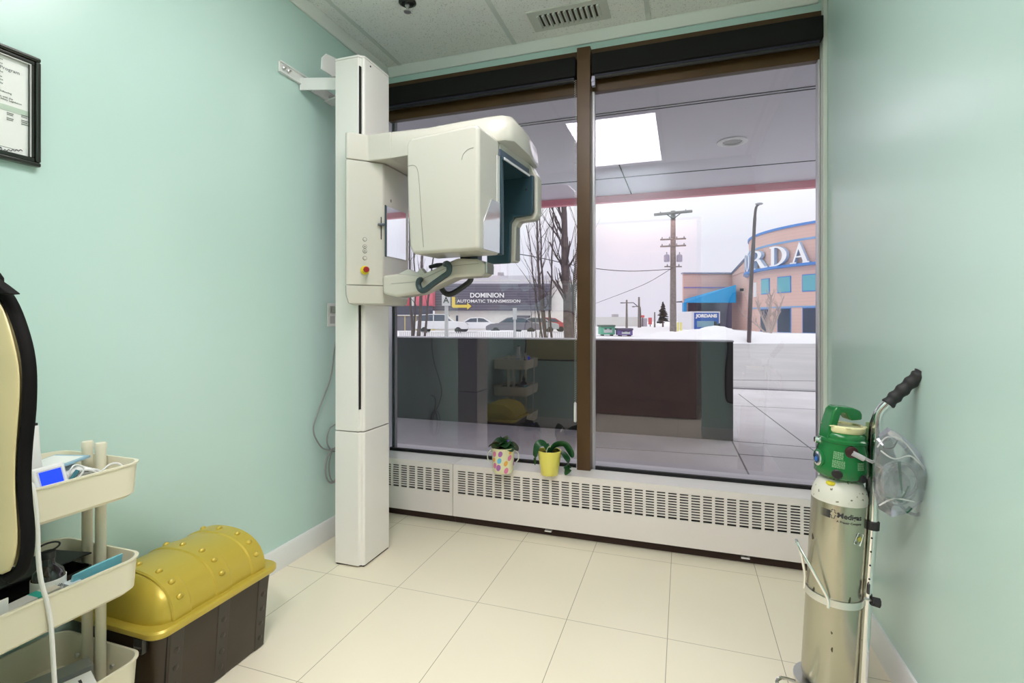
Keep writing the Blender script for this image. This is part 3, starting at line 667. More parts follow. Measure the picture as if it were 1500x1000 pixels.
obj('hook_arm', G().tube([(-1.24, YB + .004, 1.225), (-1.24, YB + .12, 1.225), (-1.24, AY + .03, 1.225), (-1.24, AY + .055, 1.25)], .008), steel_m, hk)

# ------------------------------------------------------------------ utility cart
ct_ = thing('utility_cart', 'cream three-tier metal utility cart by the left wall', 'utility cart', (-1.55, .75, 0))
TX0, TX1, TY0, TY1 = -1.705, -1.368, .555, .978
def rrect(x0, x1, y0, y1, r, z, n=6, notch=0):
    pts = []
    for (cx, cy, a0) in ((x1 - r, y0 + r, -PI / 2), (x1 - r, y1 - r, 0), (x0 + r, y1 - r, PI / 2), (x0 + r, y0 + r, PI)):
        for i in range(n + 1):
            a = a0 + i * PI / 2 / n
            pts.append(Vector((cx + r * math.cos(a), cy + r * math.sin(a), z)))
        if notch and a0 in (0, PI):            # wavy inward nick around the two posts
            s = 1 if a0 == 0 else -1
            y = y1 if a0 == 0 else y0
            for xo in (.045, .0, -.045) if s > 0 else (-.045, 0, .045):
                pts.append(Vector(((x0 + x1) / 2 + xo, y - s * (.0 if xo else notch), z)))
    return pts
def tray(z0, z1, mesh_floor=False):
    r = .045
    o_ = [rrect(TX0 + .012, TX1 - .012, TY0 + .012, TY1 - .012, r, z0), rrect(TX0 + .004, TX1 - .004, TY0 + .004, TY1 - .004, r, z0 + .008), rrect(TX0, TX1, TY0, TY1, r, z1 - .004),
          rrect(TX0 - .003, TX1 + .003, TY0 - .003, TY1 + .003, r, z1 - .002), rrect(TX0 - .003, TX1 + .003, TY0 - .003, TY1 + .003, r, z1 + .002), rrect(TX0 + .003, TX1 - .003, TY0 + .003, TY1 - .003, r, z1 + .002),
          rrect(TX0 + .005, TX1 - .005, TY0 + .005, TY1 - .005, r, z1 - .006), rrect(TX0 + .016, TX1 - .016, TY0 + .016, TY1 - .016, r, z0 + .006)]
    tr_ = obj('tray', G().loft(o_), cart_m, ct_, smooth=40)
    return tr_
t1 = tray(.655, .742); t2 = tray(.405, .492); t3 = tray(.135, .224)
for yy in (TY1 - .026, TY0 + .026):
    for xx in (-1.553, -1.500):
        g = G()
        g.tube([(xx, yy, .12), (xx, yy, .782)], .0125, 20)
        obj('post', g, cart_m, ct_)
        obj('post_cap', G().lathe([(.0135, .768), (.0135, .783), (.012, .786), (0, .786)], (xx, yy, 0), 20), cart_m, ct_)
g = G()
for ix in range(12):
    for iy in range(8): g.box(-1.66 + ix * .022, -1.65 + ix * .022, .62 + iy * .04, .633 + iy * .04, .1412, .1418)
obj('tray_perforation', g, mat('perforation_dark', (.16, .14, .09), .8), t3)
for xx in (TX0 + .05, TX1 - .05):
    for yy in (TY0 + .06, TY1 - .06):
        wh = obj('caster', G().lathe([(.024, -.010), (.026, -.006), (.026, .006), (.024, .010)], (xx, yy, .027), 20, Matrix.Rotation(PI / 2, 4, 'Y')), black_m, ct_)
        obj('caster_fork', G().box(xx - .016, xx - .012, yy - .012, yy + .02, .025, .075).box(xx + .012, xx + .016, yy - .012, yy + .02, .025, .075).box(xx - .016, xx + .016, yy - .012, yy + .02, .072, .078).tube([(xx, yy, .075), (xx, yy, .137)], .006), steel_m, wh)
for xx in (-1.60, -1.46):
    obj('tray_peg', G().lathe([(.007, 0), (.007, .006), (.004, .008)], (xx, TY1 - .02, .185), 12, Matrix.Rotation(PI / 2, 4, 'X')), steel_m, t3)

# things on the top tray: floor at z=.663
zt = .662
def place(px, py, z): 
    v = P(px, py, Z=z); return v
sc = thing('monitor_box', 'small white device with a lit blue screen on the top tray', 'medical device', (-1.43, .76, .70))
A = P(41, 682, X=-1.425); B = P(93, 672, X=-1.425)
M = frame(((A.x + B.x) / 2, (A.y + B.y) / 2, .728), (B - A).normalized() * 1.0, (-.22, .03, .95))
M = frame((-1.40, (A.y + B.y) / 2, .733), (-.10, 1, .02), (-.30, 0, .95))
wd = (B.y - A.y) * 1.0
hs = obj('housing', xf(G().box(-wd / 2, wd / 2, 0, .022, -.048, .047), M), white_m, sc, bevel=.005, seg=3)
obj('screen', xf(G().box(-wd / 2 + .012, wd / 2 - .012, -.0012, .0, -.034, .035), M), glow_m, sc)
obj('screen_bezel', xf(G().box(-wd / 2 + .009, wd / 2 - .009, -.0006, .001, -.037, .038), M), mat('light_grey', (.6, .6, .62), .4), hs)
obj('rear_housing', xf(G().box(-wd / 2 + .004, wd / 2 - .004, .022, .030, -.042, .042), M), dark_in, sc, bevel=.003)
# tall white instrument
tl = P(49, 598, Y=.80)
bx = thing('curing_light', 'tall slim white handheld device standing in the top tray', 'dental device', (tl.x - .012, .80, .67))
tx = P(46, 640, Y=.80).x + .010
g = G().loft([rrect(tx - .024, tx + .014, .78, .815, .008, .664), rrect(tx - .024, tx + .013, .78, .815, .008, .74), rrect(tx - .024, tx + .006, .78, .813, .008, .80), rrect(tx - .022, tx + .004, .782, .811, .008, .862)])
hb = obj('handset_body', g, white_m, bx, bevel=.002)
obj('handset_tip', G().box(tx - .018, tx + .001, .786, .807, .862, .868), black_m, bx)
obj('power_button', G().lathe([(.0065, 0), (.0065, .003)], (tx - .001, .7795, .82), 16, Matrix.Rotation(PI / 2, 4, 'X')), mat('cream_button', (.62, .58, .35), .4), hb)
obj('dark_stripe', G().box(tx - .006, tx - .002, .7785, .78, .70, .775), dark_in, hb)
# cartons in the top tray
def carton(label, M, dims, mats, group=None, strip=None, txt=None):
    r = thing('carton', label, 'box', M.to_translation(), group)
    obj('carton_body', xf(G().box(-dims[0] / 2, dims[0] / 2, -dims[1] / 2, dims[1] / 2, 0, dims[2]), M), mats, r, bevel=.0008)
    if strip:
        for (u0, u1, v0, v1, mm) in strip:
            obj('printed_band', xf(G().box(u0 * dims[0] - dims[0] / 2, u1 * dims[0] - dims[0] / 2, v0 * dims[1] - dims[1] / 2, v1 * dims[1] - dims[1] / 2, dims[2], dims[2] + .0006), M), mm, r)
    return r
bluei = mat('blue_ink', (.02, .07, .35), .5)
M = Matrix.Translation((-1.53, .835, .700)) @ Matrix.Rotation(math.radians(8), 4, 'Z') @ Matrix.Rotation(math.radians(10), 4, 'Y') @ Matrix.Rotation(math.radians(6), 4, 'X')
carton('white carton with blue edge lying in the top tray behind the screen', M, (.13, .16, .030), paper_m, 'cartons on the cart', [(.92, 1.0, 0, 1, bluei), (.15, .55, .2, .24, ink_m), (.15, .45, .5, .53, bluei)])
M = Matrix.Translation((-1.545, .86, .745)) @ Matrix.Rotation(math.radians(14), 4, 'Z') @ Matrix.Rotation(math.radians(4), 4, 'X')
carton('thin blue-edged carton on top of another in the top tray', M, (.10, .13, .006), mat('pale_blue_card', (.30, .48, .60), .5), 'cartons on the cart', [(.05, .9, .05, .92, paper_m)])
# bundled white cord
bd = thing('cord_bundle', 'bundle of white coiled cord in the top tray beside the posts', 'cord', (-1.45, .86, .70))
for k in range(9):
    c0 = Vector((-1.443 - .006 * (k % 3), .872 + .003 * k, .715)); rr = .030 + .002 * (k % 4)
    obj('coil', G().tube([c0 + Vector((.3 * rr * math.sin(a), rr * math.sin(a), rr * .8 * math.cos(a) - .002 * k)) for a in [2 * PI * i / 20 for i in range(21)]], .0028, 6), white_m, bd)
obj('loose_end', G().tube(smooth_path([(-1.43, .90, .72), (-1.42, .925, .742), (-1.41, .945, .735), (-1.41, .95, .70)], 6), .0025, 6), white_m, bd)
obj('loose_end', G().tube(smooth_path([(-1.44, .83, .70), (-1.44, .85, .755), (-1.44, .875, .74), (-1.43, .84, .71)], 6), .0022, 6), white_m, bd)
obj('connector', G().tube([(-1.43, .825, .705), (-1.43, .855, .745)], .005, 8), mat('teal_connector', (.05, .20, .25), .4), bd)
# long white cable down the side
wc = thing('white_cable', 'thick white cable running down the front of the cart', 'cable', (-1.36, .74, .4))
cp_ = [P(a, b_, X=-1.366) for a, b_ in ((47, 712), (52, 740), (55, 780), (56, 815), (60, 850), (68, 880), (74, 910), (77, 950), (80, 1000))]
cp_ = [Vector((-1.392, cp_[0].y, .735)), Vector((-1.378, cp_[0].y, .752))] + cp_ + [Vector((-1.36, cp_[-1].y + .01, .05)), Vector((-1.33, cp_[-1].y + .01, .006)), Vector((-1.2, .5, .006))]
obj('cord', G().tube(smooth_path(cp_, 6), .0048, 10), white_m, wc)

# middle tray: floor z .411
zm = .412
bt = thing('glass_bottle', 'small dark glass bottle with wire bail in the middle tray', 'bottle', (-1.49, .70, zm))
bc = P(71, 850, X=-1.45); bc = Vector((-1.45, bc.y, zm))
ob = obj('bottle_body', G().lathe([(0, 0), (.031, 0), (.033, .004), (.033, .085), (.028, .104), (.015, .116), (.012, .122), (.012, .138), (0, .138)], bc, 28), mat('black_glass', (.012, .009, .008), .05, coat=.6), bt)
obj('bottle_label', G().lathe([(.0334, .040), (.0334, .088)], bc, 28), paper_m, bt)
obj('wire_loop', G().tube([bc + Vector((.003 * math.cos(a), .022 * math.cos(a), .160 + .010 * math.sin(a))) for a in [2 * PI * i / 20 for i in range(21)]], .0022, 6), black_m, bt)
obj('cap', G().lathe([(.014, .134), (.014, .150), (0, .150)], bc, 20), black_m, bt)
g = textg('isoforin', .013, 0, .0002); ang = math.atan2(-bc.y, -bc.x)
g.mapv(lambda p: bc + Vector((.0338 * math.cos(ang + .25 + p.x / .0338), .0338 * math.sin(ang + .25 + p.x / .0338), .068 + p.z)))
obj('label_text', g, ink_m, bt, smooth=0)
bb_ = thing('open_case', 'open black case at the back of the middle tray', 'case', (-1.58, .84, zm))
obj('case_body', G().loft([rrect(-1.675, -1.515, .74, .94, .01, zm), rrect(-1.678, -1.512, .738, .942, .01, zm + .045), rrect(-1.674, -1.516, .742, .938, .01, zm + .045), rrect(-1.670, -1.52, .746, .934, .01, zm + .006)]), black_m, bb_)
obj('case_lid', xf(G().box(-.08, .08, -.10, .10, 0, .004), Matrix.Translation((-1.595, .84, zm + .068)) @ Matrix.Rotation(-.10, 4, 'Y')), rubber_m, bb_, bevel=.001)
def pouch(label, y0, y1, x, z, h, mm, grp, tilt):
    r = thing('sterile_pouch', label, 'pouch', (x, (y0 + y1) / 2, z), grp)
    n = 10; rows = []
    for i in range(n + 1):
        u = i / n; y = y0 + (y1 - y0) * u; th_ = .004 + .005 * math.sin(PI * u)
        zc = z + tilt * u
        rows.append([(x - .016 - th_, y, zc), (x - th_, y, zc + h), (x + .002, y, zc + h + .001), (x + th_ - .010, y, zc)])
    obj('pouch_film', G().loft(rows), mm, r, smooth=60, bevel=.001)
    return r, rows
teal_film = mat('blue_film', (.20, .58, .72), .15, coat=.4)
r, _ = pouch('bright blue sterile pouch on top in the middle tray', .83, .945, -1.405, zm + .050, .036, teal_film, 'blue pouches in the middle tray', .004)
obj('paper_end', G().box(-1.425, -1.400, .818, .845, zm + .048, zm + .070), mat('pale_film', (.72, .80, .82), .3), r)
pouch('darker blue sterile pouch beneath another in the middle tray', .80, .90, -1.415, zm + .028, .024, mat('deep_blue_film', (.04, .26, .38), .2), 'blue pouches in the middle tray', .01)
tb = thing('toothpaste_carton', 'grey printed box with teal band leaning in the middle tray', 'box', (-1.41, .67, zm))
M = Matrix.Translation((-1.412, .70, zm + .037)) @ Matrix.Rotation(.06, 4, 'X')
cb_ = obj('carton_body', xf(G().box(-.018, .018, -.12, .10, 0, .034), M), mat('grey_card', (.30, .31, .30), .5), tb, bevel=.001)
obj('white_panel', xf(G().box(-.0185, .0184, -.12, .10, .022, .0345), M), mat('silver_card', (.58, .58, .54), .4), cb_)
obj('teal_band', xf(G().box(-.0187, .0187, .055, .072, -.0005, .0347), M), mat('teal_card', (.02, .36, .28), .5), cb_)
obj('end_band', xf(G().box(-.0187, .0187, .072, .1005, -.0005, .0347), M), mat('beige_card', (.55, .52, .43), .5), cb_)
for k in range(9):
    obj('print_mark', xf(G().box(.0182, .0188, -.11 + k * .012, -.104 + k * .012, .003, .016), M), mat('light_print', (.65, .65, .63), .6) if k % 2 else ink_m, cb_)
obj('print_line', xf(G().box(.0184, .0189, -.09, .03, .0255, .0265).box(.0184, .0189, -.06, .03, .029, .0295), M), ink_m, cb_)
wp = thing('white_card', 'white card standing at the near end of the middle tray', 'card', (-1.40, .60, zm))
obj('card_sheet', G().obox((-1.395, P(4, 855, X=-1.39).y - .006, zm + .055), (.003, .035, .095)), paper_m, wp)

# bottom tray
zb = .142
M = Matrix.Translation((-1.44, .815, zb + .03)) @ Matrix.Rotation(math.radians(-18), 4, 'Z') @ Matrix.Rotation(math.radians(12), 4, 'Y')
r = carton('white and blue carton tilted in the bottom tray', M, (.085, .15, .035), paper_m, 'cartons on the cart', [(.62, .70, 0, 1, bluei), (.2, .5, .3, .33, ink_m), (.2, .45, .42, .45, ink_m), (.2, .35, .8, .84, ink_m)])
M = Matrix.Translation((-1.52, .86, zb + .02)) @ Matrix.Rotation(math.radians(-20), 4, 'Z')
carton('flat grey-edged carton behind the tilted one in the bottom tray', M, (.05, .14, .05), mat('grey_card2', (.35, .36, .36), .5), 'cartons on the cart')
r, _ = pouch('pale blue pouch in the bottom tray beside the carton', .70, .76, -1.43, zb + .01, .055, mat('pale_blue_film', (.30, .55, .62), .2), None, .0)
rc = thing('grey_hose', 'grey looped hose in the bottom tray', 'hose', (-1.5, .65, zb))
obj('hose_loop', G().tube(smooth_path([(-1.62, .62, zb + .05), (-1.60, .70, zb + .075), (-1.54, .74, zb + .05), (-1.47, .68, zb + .035), (-1.43, .62, zb + .02), (-1.45, .58, zb + .01)], 6), .006, 8), cable, rc)
obj('hose_loop', G().tube([(-1.60 + .004 * math.cos(a), .72 + .045 * math.cos(a), zb + .055 + .045 * math.sin(a)) for a in [2 * PI * i / 24 for i in range(25)]], .006, 8), cable, rc)

# ------------------------------------------------------------------ treasure chest tote
ch = thing('storage_chest', 'dark brown plastic treasure-chest tote with domed gold lid', 'storage chest', (-1.52, 1.21, 0))
KX0, KX1, KY0, KY1, KZ = -1.705, -1.335, .985, 1.425, .262
def cring(t_, z, r=.03):
    return rrect(KX0 + .012 + t_, KX1 - .012 - t_, KY0 + .012 + t_, KY1 - .012 - t_, r, z)
obj('tub', G().loft([cring(.026, 0.002), cring(.022, .01), cring(.002, KZ - .01), cring(.002, KZ + .0)]), chest_m, ch, smooth=40)
# vertical bands with rivets on the long visible side
for yc in (1.055, 1.21, 1.365):
    def sx_(z, o_=0): return KX1 - .012 - .026 + (z / KZ) * .024 + o_
    w = .024
    g = G().add([(sx_(.004, -.004), yc - w, .004), (sx_(.004, .004), yc - w * .82, .004), (sx_(.004, .004), yc + w * .82, .004), (sx_(.004, -.004), yc + w, .004),
                 (sx_(KZ - .012, -.004), yc - w, KZ - .012), (sx_(KZ - .012, .004), yc - w * .82, KZ - .012), (sx_(KZ - .012, .004), yc + w * .82, KZ - .012), (sx_(KZ - .012, -.004), yc + w, KZ - .012)],
                [(0, 1, 2, 3), (7, 6, 5, 4), (0, 4, 5, 1), (1, 5, 6, 2), (2, 6, 7, 3), (3, 7, 4, 0)])
    sb = obj('strap_band', g, mat('brown_strap', (.045, .035, .028), .4), ch, bevel=.001)
    obj('band_groove', G().add([(sx_(.004, .0008), yc - w - .006, .004), (sx_(.004, .0008), yc - w, .004), (sx_(KZ - .012, .0008), yc - w, KZ - .012), (sx_(KZ - .012, .0008), yc - w - .006, KZ - .012)], [(0, 1, 2, 3)]), mat('groove_black', (.004, .003, .003), .9), ch, smooth=0)
    for zz in (.04, .09, .14, .19):
        obj('rivet', G().sph((sx_(zz, .004), yc, zz), .009, 10, (.4, 1, 1)), mat('brown_strap', (.045, .035, .028), .4), sb)
lid = [rrect(KX0, KX1, KY0, KY1, .038, KZ - .008), rrect(KX0 - .003, KX1 + .003, KY0 - .003, KY1 + .003, .04, KZ - .004), rrect(KX0 - .003, KX1 + .003, KY0 - .003, KY1 + .003, .04, KZ + .008), rrect(KX0 + .002, KX1 - .002, KY0 + .002, KY1 - .002, .036, KZ + .013), rrect(KX0 + .016, KX1 - .016, KY0 + .016, KY1 - .016, .03, KZ + .012)]
ld = obj('lid_rim', G().loft(lid), gold_m, ch, smooth=40)
# domed lid lofted along Y with raised bands
xc_, hw, hh = (KX0 + KX1) / 2, (KX1 - KX0) / 2 - .022, .118
def arc(y, k, lift=0):
    o_ = []
    for i in range(25):
        a = PI * i / 24
        cx = math.cos(a); sn = math.sin(a)
        ee = 2 / 2.35
        X = math.copysign(abs(cx) ** ee, cx) * (hw * (1 - (1 - k) * .55) + lift); Z = (abs(sn) ** ee) * (hh * k + lift)
        o_.append(Vector((xc_ - X, y, KZ + .011 + Z)))
    return o_
st = [(KY0 + .020, .02), (KY0 + .022, .35), (KY0 + .028, .62), (KY0 + .040, .84), (KY0 + .055, .945), (KY0 + .068, 1)]
st2 = [(KY1 - .068, 1), (KY1 - .055, .96), (KY1 - .040, .88), (KY1 - .030, .70), (KY1 - .022, .40), (KY1 - .020, .02)]
rings = [arc(y, k) for y, k in st]
bands = (1.075, 1.215, 1.350)
ys_ = []
for yb in bands:
    for dy, lf in ((-.030, 0), (-.026, .004), (.026, .004), (.030, 0)): rings.append(arc(yb + dy, .97 if yb > 1.3 and False else 1, lf))
rings += [arc(y, k) for y, k in st2 if y > 1.385] 
obj('lid_dome', G().loft(rings, cap=True), gold_m, ch, smooth=32)
for yb in bands:
    for a in (24, 46, 68, 92, 116):
        a = math.radians(a); ee = 2 / 2.35
        X = (math.cos(a) ** ee if math.cos(a) > 0 else -abs(math.cos(a)) ** ee) * (hw + .004); Z = math.sin(a) ** ee * (hh + .004)
        obj('rivet', G().sph((xc_ + X, yb, KZ + .011 + Z), .0105, 14, (.8, 1, .8)), gold_m, ld)
lt = G().box(-1.42, -1.385, KY0 - .003, KY0 + .014, KZ - .05, KZ - .008)
obj('latch', lt, mat('dark_latch', (.02, .018, .015), .15), ch, bevel=.003)

# ------------------------------------------------------------------ oxygen cylinder on its trolley
base = DZ(1213, 1.52, .045)
cyl = thing('oxygen_cylinder', 'silver oxygen cylinder with green regulator on top', 'gas cylinder', base)
R_ = .0715; Hc = .505
obj('cylinder_body', G().lathe([(0, 0), (R_ - .012, 0), (R_ - .003, .004), (R_, .014), (R_, Hc + .038)], base, 64), cyl_m, cyl)
obj('shoulder', G().lathe([(R_, Hc + .038), (R_ + .0002, Hc + .054), (R_ - .004, Hc + .072), (R_ - .014, Hc + .094), (R_ - .030, Hc + .107), (R_ - .045, Hc + .112), (.025, Hc + .118), (.025, Hc + .13), (0, Hc + .13)], base, 64), shoulder_m, cyl)
# face direction towards the viewer
def rad(a, r, z): 
    fa = math.atan2(-base.y, -base.x) + a
    return base + Vector((r * math.cos(fa), r * math.sin(fa), z))
def on_cyl(g, a0, z0, r=R_ + .0006, roll=0.0):
    g.mapv(lambda p: rad(a0 + (p.x * math.cos(roll) - p.z * math.sin(roll)) / R_, r, z0 + p.x * math.sin(roll) + p.z * math.cos(roll)))
    return g
obj('brand_lettering', on_cyl(textg('Medigas', .0205, 0, .00045), .40, Hc + .004, roll=-.03), ink_m, cyl, smooth=0)
obj('small_lettering', on_cyl(textg('A Praxair Company', .0085, 0, .0001), .40, Hc - .010, roll=-.03), ink_m, cyl, smooth=0)
g = G()
for i in range(9):
    for j in range(7):
        s_ = .0006 + .00012 * i
        g.add([(-.052 + i * .0032 - s_, 0, -.010 + j * .0032 - s_), (-.052 + i * .0032 + s_, 0, -.010 + j * .0032 - s_), (-.052 + i * .0032 + s_, 0, -.010 + j * .0032 + s_), (-.052 + i * .0032 - s_, 0, -.010 + j * .0032 + s_)], [(0, 1, 2, 3)])
obj('dotted_emblem', on_cyl(g, .05, Hc + .010), ink_m, cyl, smooth=0)
g = G(); pl = [(-.004, -.012), (.004, -.012), (.004, -.004), (.012, -.004), (.012, .004), (.004, .004), (.004, .012), (-.004, .012), (-.004, .004), (-.012, .004), (-.012, -.004), (-.004, -.004)]
for k in range(12):
    a_, b_ = Vector(pl[k]), Vector(pl[(k + 1) % 12]); nseg = max(2, int((b_ - a_).length / .0028))
    for s_ in range(nseg):
        q = a_ + (b_ - a_) * (s_ + .5) / nseg; w = .0011
        g.add([(q.x - w, 0, q.y - w), (q.x + w, 0, q.y - w), (q.x + w, 0, q.y + w), (q.x - w, 0, q.y + w)], [(0, 1, 2, 3)])
obj('cross_emblem', on_cyl(g, -.20, Hc + .012), ink_m, cyl, smooth=0)
g = G().add([(-.012, 0, -.016), (.013, 0, -.016), (.013, 0, .018), (-.012, 0, .018)], [(0, 1, 2, 3)])
stk = obj('hazard_sticker', on_cyl(g, .80, Hc - .052, R_ + .0008, -.35), paper_m, cyl, smooth=0)
g = G().add([(0.001, 0, -.009), (.0095, 0, 0), (.001, 0, .009), (-.0075, 0, 0)], [(0, 1, 2, 3)])
obj('yellow_diamond', on_cyl(g, .81, Hc - .050, R_ + .0012, -.35), mat('sticker_yellow', (.55, .50, .08), .5), stk, smooth=0)
g = G()
for k in range(3): g.add([(-.010, 0, -.013 + k * .0025), (-.001, 0, -.013 + k * .0025), (-.001, 0, -.0122 + k * .0025), (-.010, 0, -.0122 + k * .0025)], [(0, 1, 2, 3)])
for k in range(2): g.add([(-.010, 0, .012 + k * .0025), (0, 0, .012 + k * .0025), (0, 0, .0128 + k * .0025), (-.010, 0, .0128 + k * .0025)], [(0, 1, 2, 3)])
obj('sticker_print', on_cyl(g, .80, Hc - .052, R_ + .0012, -.35), ink_m, stk, smooth=0)
g = G().sph(rad(-.45, R_ - .018, Hc + .093), .014, 10, (1, 1, .5)); obj('yellow_paint_spot', g, mat('yellow_paint', (.70, .60, .03), .5), cyl)
# regulator
rz = Hc + .108
rg = [(0, rz), (.058, rz), (.069, rz + .010), (.070, rz + .030), (.066, rz + .070), (.060, rz + .098), (.060, rz + .102), (.063, rz + .104), (.063, rz + .112), (.058, rz + .116), (.058, rz + .126), (.050, rz + .134), (0, rz + .134)]
reg = obj('regulator', G().lathe(rg, base, 40), green_m, cyl, smooth=50)
obj('regulator_ring', G().lathe([(.050, rz + .132), (.052, rz + .134), (.055, rz + .140), (.055, rz + .150), (.050, rz + .154), (.047, rz + .148), (0, rz + .148)], base, 40), cream_m, reg)
g = G()
for k in range(8):
    q = rad(k * PI / 4 + .2, .052, rz + .151); g.sph(q, .006, 8, (1.4, 1.4, .5))
obj('ring_lug', g, cream_m, reg)
# carry handle of the regulator (hooked green loop)
def rr(a, b_, z): return base + R3 * a + F3 * b_ + UP * z
prof_h = [(-.060, rz + .110), (-.056, rz + .150), (-.045, rz + .195), (-.034, rz + .208), (.012, rz + .206), (.034, rz + .198), (.040, rz + .188), (.040, rz + .172), (.008, rz + .168), (.002, rz + .176), (-.006, rz + .188), (-.018, rz + .190), (-.024, rz + .182), (-.030, rz + .155), (-.036, rz + .118)]
hg = G().prism(prof_h, 'y', -.022, .022); hg.mapv(lambda p: rr(p.x, p.y, p.z))
obj('carry_handle', hg, green_m, reg, bevel=.005, seg=3)
def port(a, z, r, l, ms, nm):
    fa = math.atan2(-base.y, -base.x) + a; d = Vector((math.cos(fa), math.sin(fa), 0))
    M = d.to_track_quat('Z', 'Y').to_matrix().to_4x4()
    return obj(nm, G().lathe([(r, 0), (r, l), (r * .8, l + .002), (0, l + .002)], base + d * .052 + UP * z, 24, M), ms, reg)
port(-1.05, rz + .048, .027, .016, green_m, 'gauge_housing'); port(-1.05, rz + .048, .021, .0185, chrome_m, 'gauge_bezel'); port(-1.05, rz + .048, .015, .020, mat('gauge_face', (.03, .06, .12), .2), 'gauge_dial'); port(-1.05, rz + .046, .008, .0208, mat('gauge_blue', (.02, .15, .55), .3), 'gauge_mark')
port(-.15, rz + .018, .014, .0195, black_m, 'pressure_window'); port(.85, rz + .012, .012, .0195, black_m, 'pressure_window')
port(.35, rz + .085, .017, .013, mat('outlet_dark', (.04, .01, .01), .4), 'outlet_port')
port(-1.3, rz + .100, .010, .020, chrome_m, 'filling_port')
def reg_r(z):
    z -= rz; pr2 = [(0, .058), (.010, .069), (.030, .070), (.070, .066), (.098, .060)]
    for (a, ra), (b_, rb) in zip(pr2, pr2[1:]):
        if a <= z <= b_: return ra + (rb - ra) * (z - a) / (b_ - a)
    return .07
def reg_print(a0, z0, w, h_, n):
    g = G()
    for k in range(n):
        z = z0 + h_ * (1 - k / n); x = -w / 2
        random.seed(int(a0 * 100) + k)
        while x < w / 2:
            l = random.uniform(.002, .006)
            seg = [(x, z), (min(x + l, w / 2), z), (min(x + l, w / 2), z + h_ / n * .45), (x, z + h_ / n * .45)]
            g.add([rad(a0 + u / .07, reg_r(q) + .0012, q) for u, q in seg], [(0, 1, 2, 3)]); x += l + .0012
    obj('instruction_print', g, mat('pale_green_print', (.30, .55, .32), .5), reg, smooth=0)
reg_print(-.15, rz + .058, .026, .022, 7); reg_print(-.12, rz + .034, .032, .022, 7); reg_print(.72, rz + .034, .020, .022, 7)
# lean with the trolley towards the wall
LEAN = math.radians(3.0)
cyl.rotation_euler = (0, LEAN, 0)
MLEAN = Matrix.Translation(base) @ Matrix.Rotation(LEAN, 4, 'Y') @ Matrix.Translation(-base)

tro = thing('cylinder_trolley', 'chrome trolley with black grip holding the oxygen cylinder', 'trolley', base)
pb = rr(.093, -.012, 0) 
def pole_pt(a, b_, z): return rr(a, b_, z)
ILEAN = MLEAN.inverted()
def tp(px, py, d=1.47): return ILEAN @ D(px, py, d)
pole = smooth_path([tp(1262, 1030), tp(1269, 900), tp(1278, 770), tp(1284, 650), tp(1285, 618), tp(1289, 603, 1.465), tp(1299, 592, 1.455), tp(1306, 586, 1.45)], 5)
obj('pole', G().tube(pole, .0125, 16), chrome_m, tro)
obj('rear_pole', G().tube([tp(1253, 1030, 1.495), tp(1261, 900, 1.495), tp(1269, 770, 1.495), tp(1275, 650, 1.495), tp(1277, 622, 1.49), tp(1284, 604, 1.475), tp(1291, 597, 1.465)], .007, 12), mat('dark_chrome', (.16, .16, .17), .15, metal=1), tro)
gp = [tp(1300, 592, 1.455), tp(1309, 583, 1.45), tp(1321, 572, 1.44), tp(1334, 560, 1.43), tp(1345, 549.5, 1.42), tp(1349, 546, 1.418)]
obj('grip', G().tube(smooth_path(gp, 5), [.0165 + (.0018 * math.sin(i * 1.35)) for i in range(25)] + [.013], 14), rubber_m, tro)
for zz, hh_ in ((.448, .022),):
    obj('clamp_collar', G().lathe([(.0185, 0), (.0185, hh_)], tp(1277, 774), 20), rubber_m, tro)
# strap ring round the cylinder with the wire latch
ring = [rad(2 * PI * i / 48, R_ + .0035, .262) for i in range(49)]
g = G(); w = .010
rings = []
for i in range(48):
    a = 2 * PI * i / 48
    rings.append([rad(a, R_ + .001, .262 - w), rad(a, R_ + .0042, .262 - w), rad(a, R_ + .0042, .262 + w), rad(a, R_ + .001, .262 + w)])
rings.append(rings[0])
obj('strap_ring', G().loft(rings, cap=False), mat('satin_band', (.75, .75, .70), .3, metal=.8), tro)
obj('wire_latch', G().tube(smooth_path([rad(-.15, R_ + .010, .250), rad(-.2, R_ + .012, .28), rad(-.55, R_ + .02, .33), rad(-.95, R_ + .035, .385), rad(-1.12, R_ + .04, .405), rad(-1.22, R_ + .035, .400), rad(-1.25, R_ + .02, .36), rad(-1.28, R_ + .008, .31), rad(-1.30, R_ + .006, .285), rad(-1.3, R_ + .006, .262)], 5), .0042, 8), chrome_m, tro)
obj('thumb_screw', G().tube([tp(1266, 876, 1.46), tp(1279, 880, 1.455)], .0035, 8), steel_m, tro)
obj('thumb_knob', G().tube([tp(1277, 880, 1.455), tp(1288, 883, 1.45)], [.013, .014], 8), rubber_m, tro)
obj('wing_nut', G().box(-.003, .003, -.004, .004, -.014, .014).mapv(lambda p: tp(1272, 862, 1.455) + p), dark_metal, tro)
for py in (848, 828, 808, 788):
    obj('pin_hole', G().sph(tp(1277 - (py - 788) * .06, py, 1.459), .0028, 8), ink_m, tro)
obj('base_shelf', G().lathe([(0, -.012), (R_ + .02, -.012), (R_ + .02, -.006), (0, -.006)], base, 32), steel_m, tro)
obj('foot_bar', G().tube(smooth_path([rr(-.09, -.02, -.018), rr(-.13, -.05, -.015), rr(-.165, -.06, .000), rr(-.175, -.04, .012), rr(-.15, -.02, .012), rr(-.10, 0, -.01)], 5), .005, 8), chrome_m, tro)
for s_ in (-1, 1):
    obj('wheel', G().lathe([(.02, -.010), (.032, -.008), (.032, .008), (.02, .010)], rr(.06 , .04 * s_, -.013) , 20, Matrix.Rotation(PI / 2, 4, 'X')), rubber_m, tro)
tro.rotation_euler = (0, LEAN, 0)

